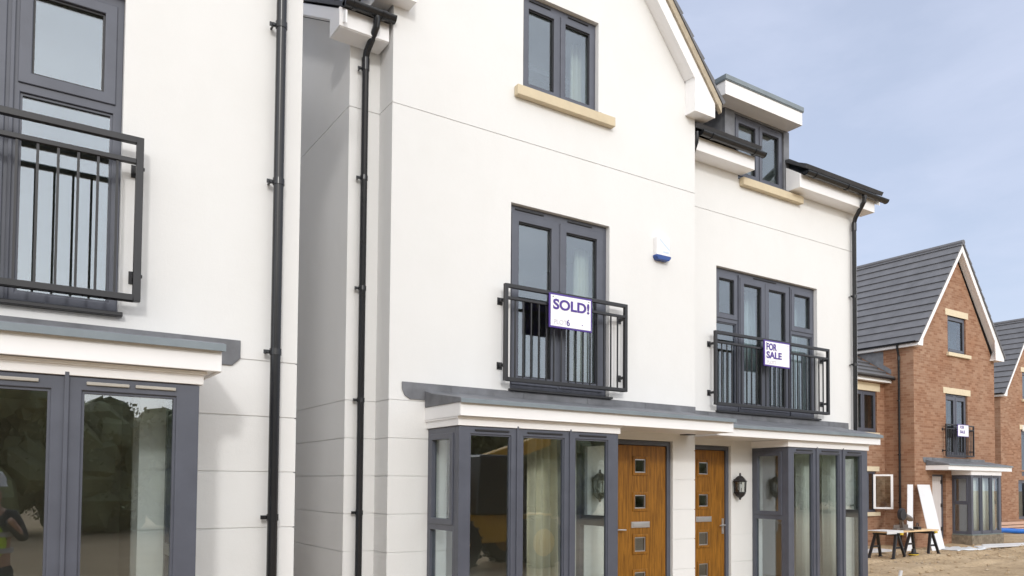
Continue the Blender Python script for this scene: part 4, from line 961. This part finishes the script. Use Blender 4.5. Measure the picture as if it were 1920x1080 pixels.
# ================================================================== light, sky, camera
SUN = Vector((.40, 1., -.45)).normalized()
el = math.asin(-SUN.z); az = math.atan2(-SUN.x, -SUN.y)
sd = bpy.data.lights.new('sun', 'SUN'); sd.energy = 1.0; sd.angle = R(5.); sd.color = (1., .98, .95)
so = bpy.data.objects.new('sun', sd); COL.objects.link(so); so.rotation_mode = 'QUATERNION'; so.rotation_quaternion = (-SUN).to_track_quat('Z', 'Y'); so.location = (-8, -16, 12)
W = bpy.data.worlds.new('World'); C.world = W; W.use_nodes = True
t = W.node_tree; bg = t.nodes['Background']
sk = N(t, 'ShaderNodeTexSky'); sk.sky_type = 'NISHITA'; sk.sun_disc = False; sk.sun_elevation = el; sk.sun_rotation = az
sk.air_density = 1.; sk.dust_density = 1.5; sk.ozone_density = 1.2
tc = N(t, 'ShaderNodeTexCoord'); mp = N(t, 'ShaderNodeMapping'); mp.inputs['Scale'].default_value = (1.3, 1.3, 3.2); mp.inputs['Rotation'].default_value = (.1, .2, .4)
L(t, tc.outputs['Generated'], mp.inputs['Vector'])
nz = N(t, 'ShaderNodeTexNoise', Scale=1.6, Detail=9., Roughness=.58, Distortion=.4); L(t, mp.outputs['Vector'], nz.inputs['Vector'])
cr = N(t, 'ShaderNodeValToRGB'); cr.color_ramp.elements[0].position = .36; cr.color_ramp.elements[0].color = (.60, .60, .60, 1); cr.color_ramp.elements[1].position = .66; cr.color_ramp.elements[1].color = (.92, .92, .92, 1)
L(t, nz.outputs['Fac'], cr.inputs['Fac'])
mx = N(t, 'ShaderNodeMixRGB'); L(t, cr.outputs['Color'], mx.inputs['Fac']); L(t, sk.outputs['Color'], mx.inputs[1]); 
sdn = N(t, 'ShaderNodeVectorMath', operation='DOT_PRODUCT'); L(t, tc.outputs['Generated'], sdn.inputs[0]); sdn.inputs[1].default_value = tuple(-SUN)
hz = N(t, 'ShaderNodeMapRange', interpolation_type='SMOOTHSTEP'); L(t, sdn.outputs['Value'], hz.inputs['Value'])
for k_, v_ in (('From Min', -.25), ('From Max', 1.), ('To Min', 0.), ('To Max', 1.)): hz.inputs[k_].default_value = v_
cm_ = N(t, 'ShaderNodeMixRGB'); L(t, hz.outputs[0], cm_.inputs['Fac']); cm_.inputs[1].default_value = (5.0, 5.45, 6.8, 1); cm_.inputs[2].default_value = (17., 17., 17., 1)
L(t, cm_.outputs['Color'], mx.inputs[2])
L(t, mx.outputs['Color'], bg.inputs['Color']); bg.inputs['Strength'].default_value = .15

cam = bpy.data.cameras.new('camera'); co = bpy.data.objects.new('camera', cam); COL.objects.link(co); C.camera = co
F, yaw, pitch, roll, cyp = 1442.3326, R(33.3689611), R(1.95931036), R(.44278211), 857.5787
fw = Vector((math.sin(yaw)*math.cos(pitch), math.cos(yaw)*math.cos(pitch), math.sin(pitch))); r0 = Vector((math.cos(yaw), -math.sin(yaw), 0)); u0 = r0.cross(fw)
r2 = r0*math.cos(roll)+u0*math.sin(roll); u2 = -r0*math.sin(roll)+u0*math.cos(roll)
co.matrix_world = Matrix(((r2.x, u2.x, -fw.x, 0), (r2.y, u2.y, -fw.y, 0), (r2.z, u2.z, -fw.z, 1.5), (0, 0, 0, 1)))
cam.sensor_width = 36; cam.sensor_fit = 'HORIZONTAL'; cam.lens = F*36/1920; cam.shift_y = (cyp-540)/1920; cam.clip_start = .02; cam.clip_end = 2000
C.view_settings.view_transform = 'Standard'; C.view_settings.look = 'None'; C.view_settings.gamma = 1; C.view_settings.exposure = -.03
C.cycles.max_bounces = 12; C.cycles.diffuse_bounces = 8; C.cycles.transparent_max_bounces = 24; C.cycles.use_denoising = True
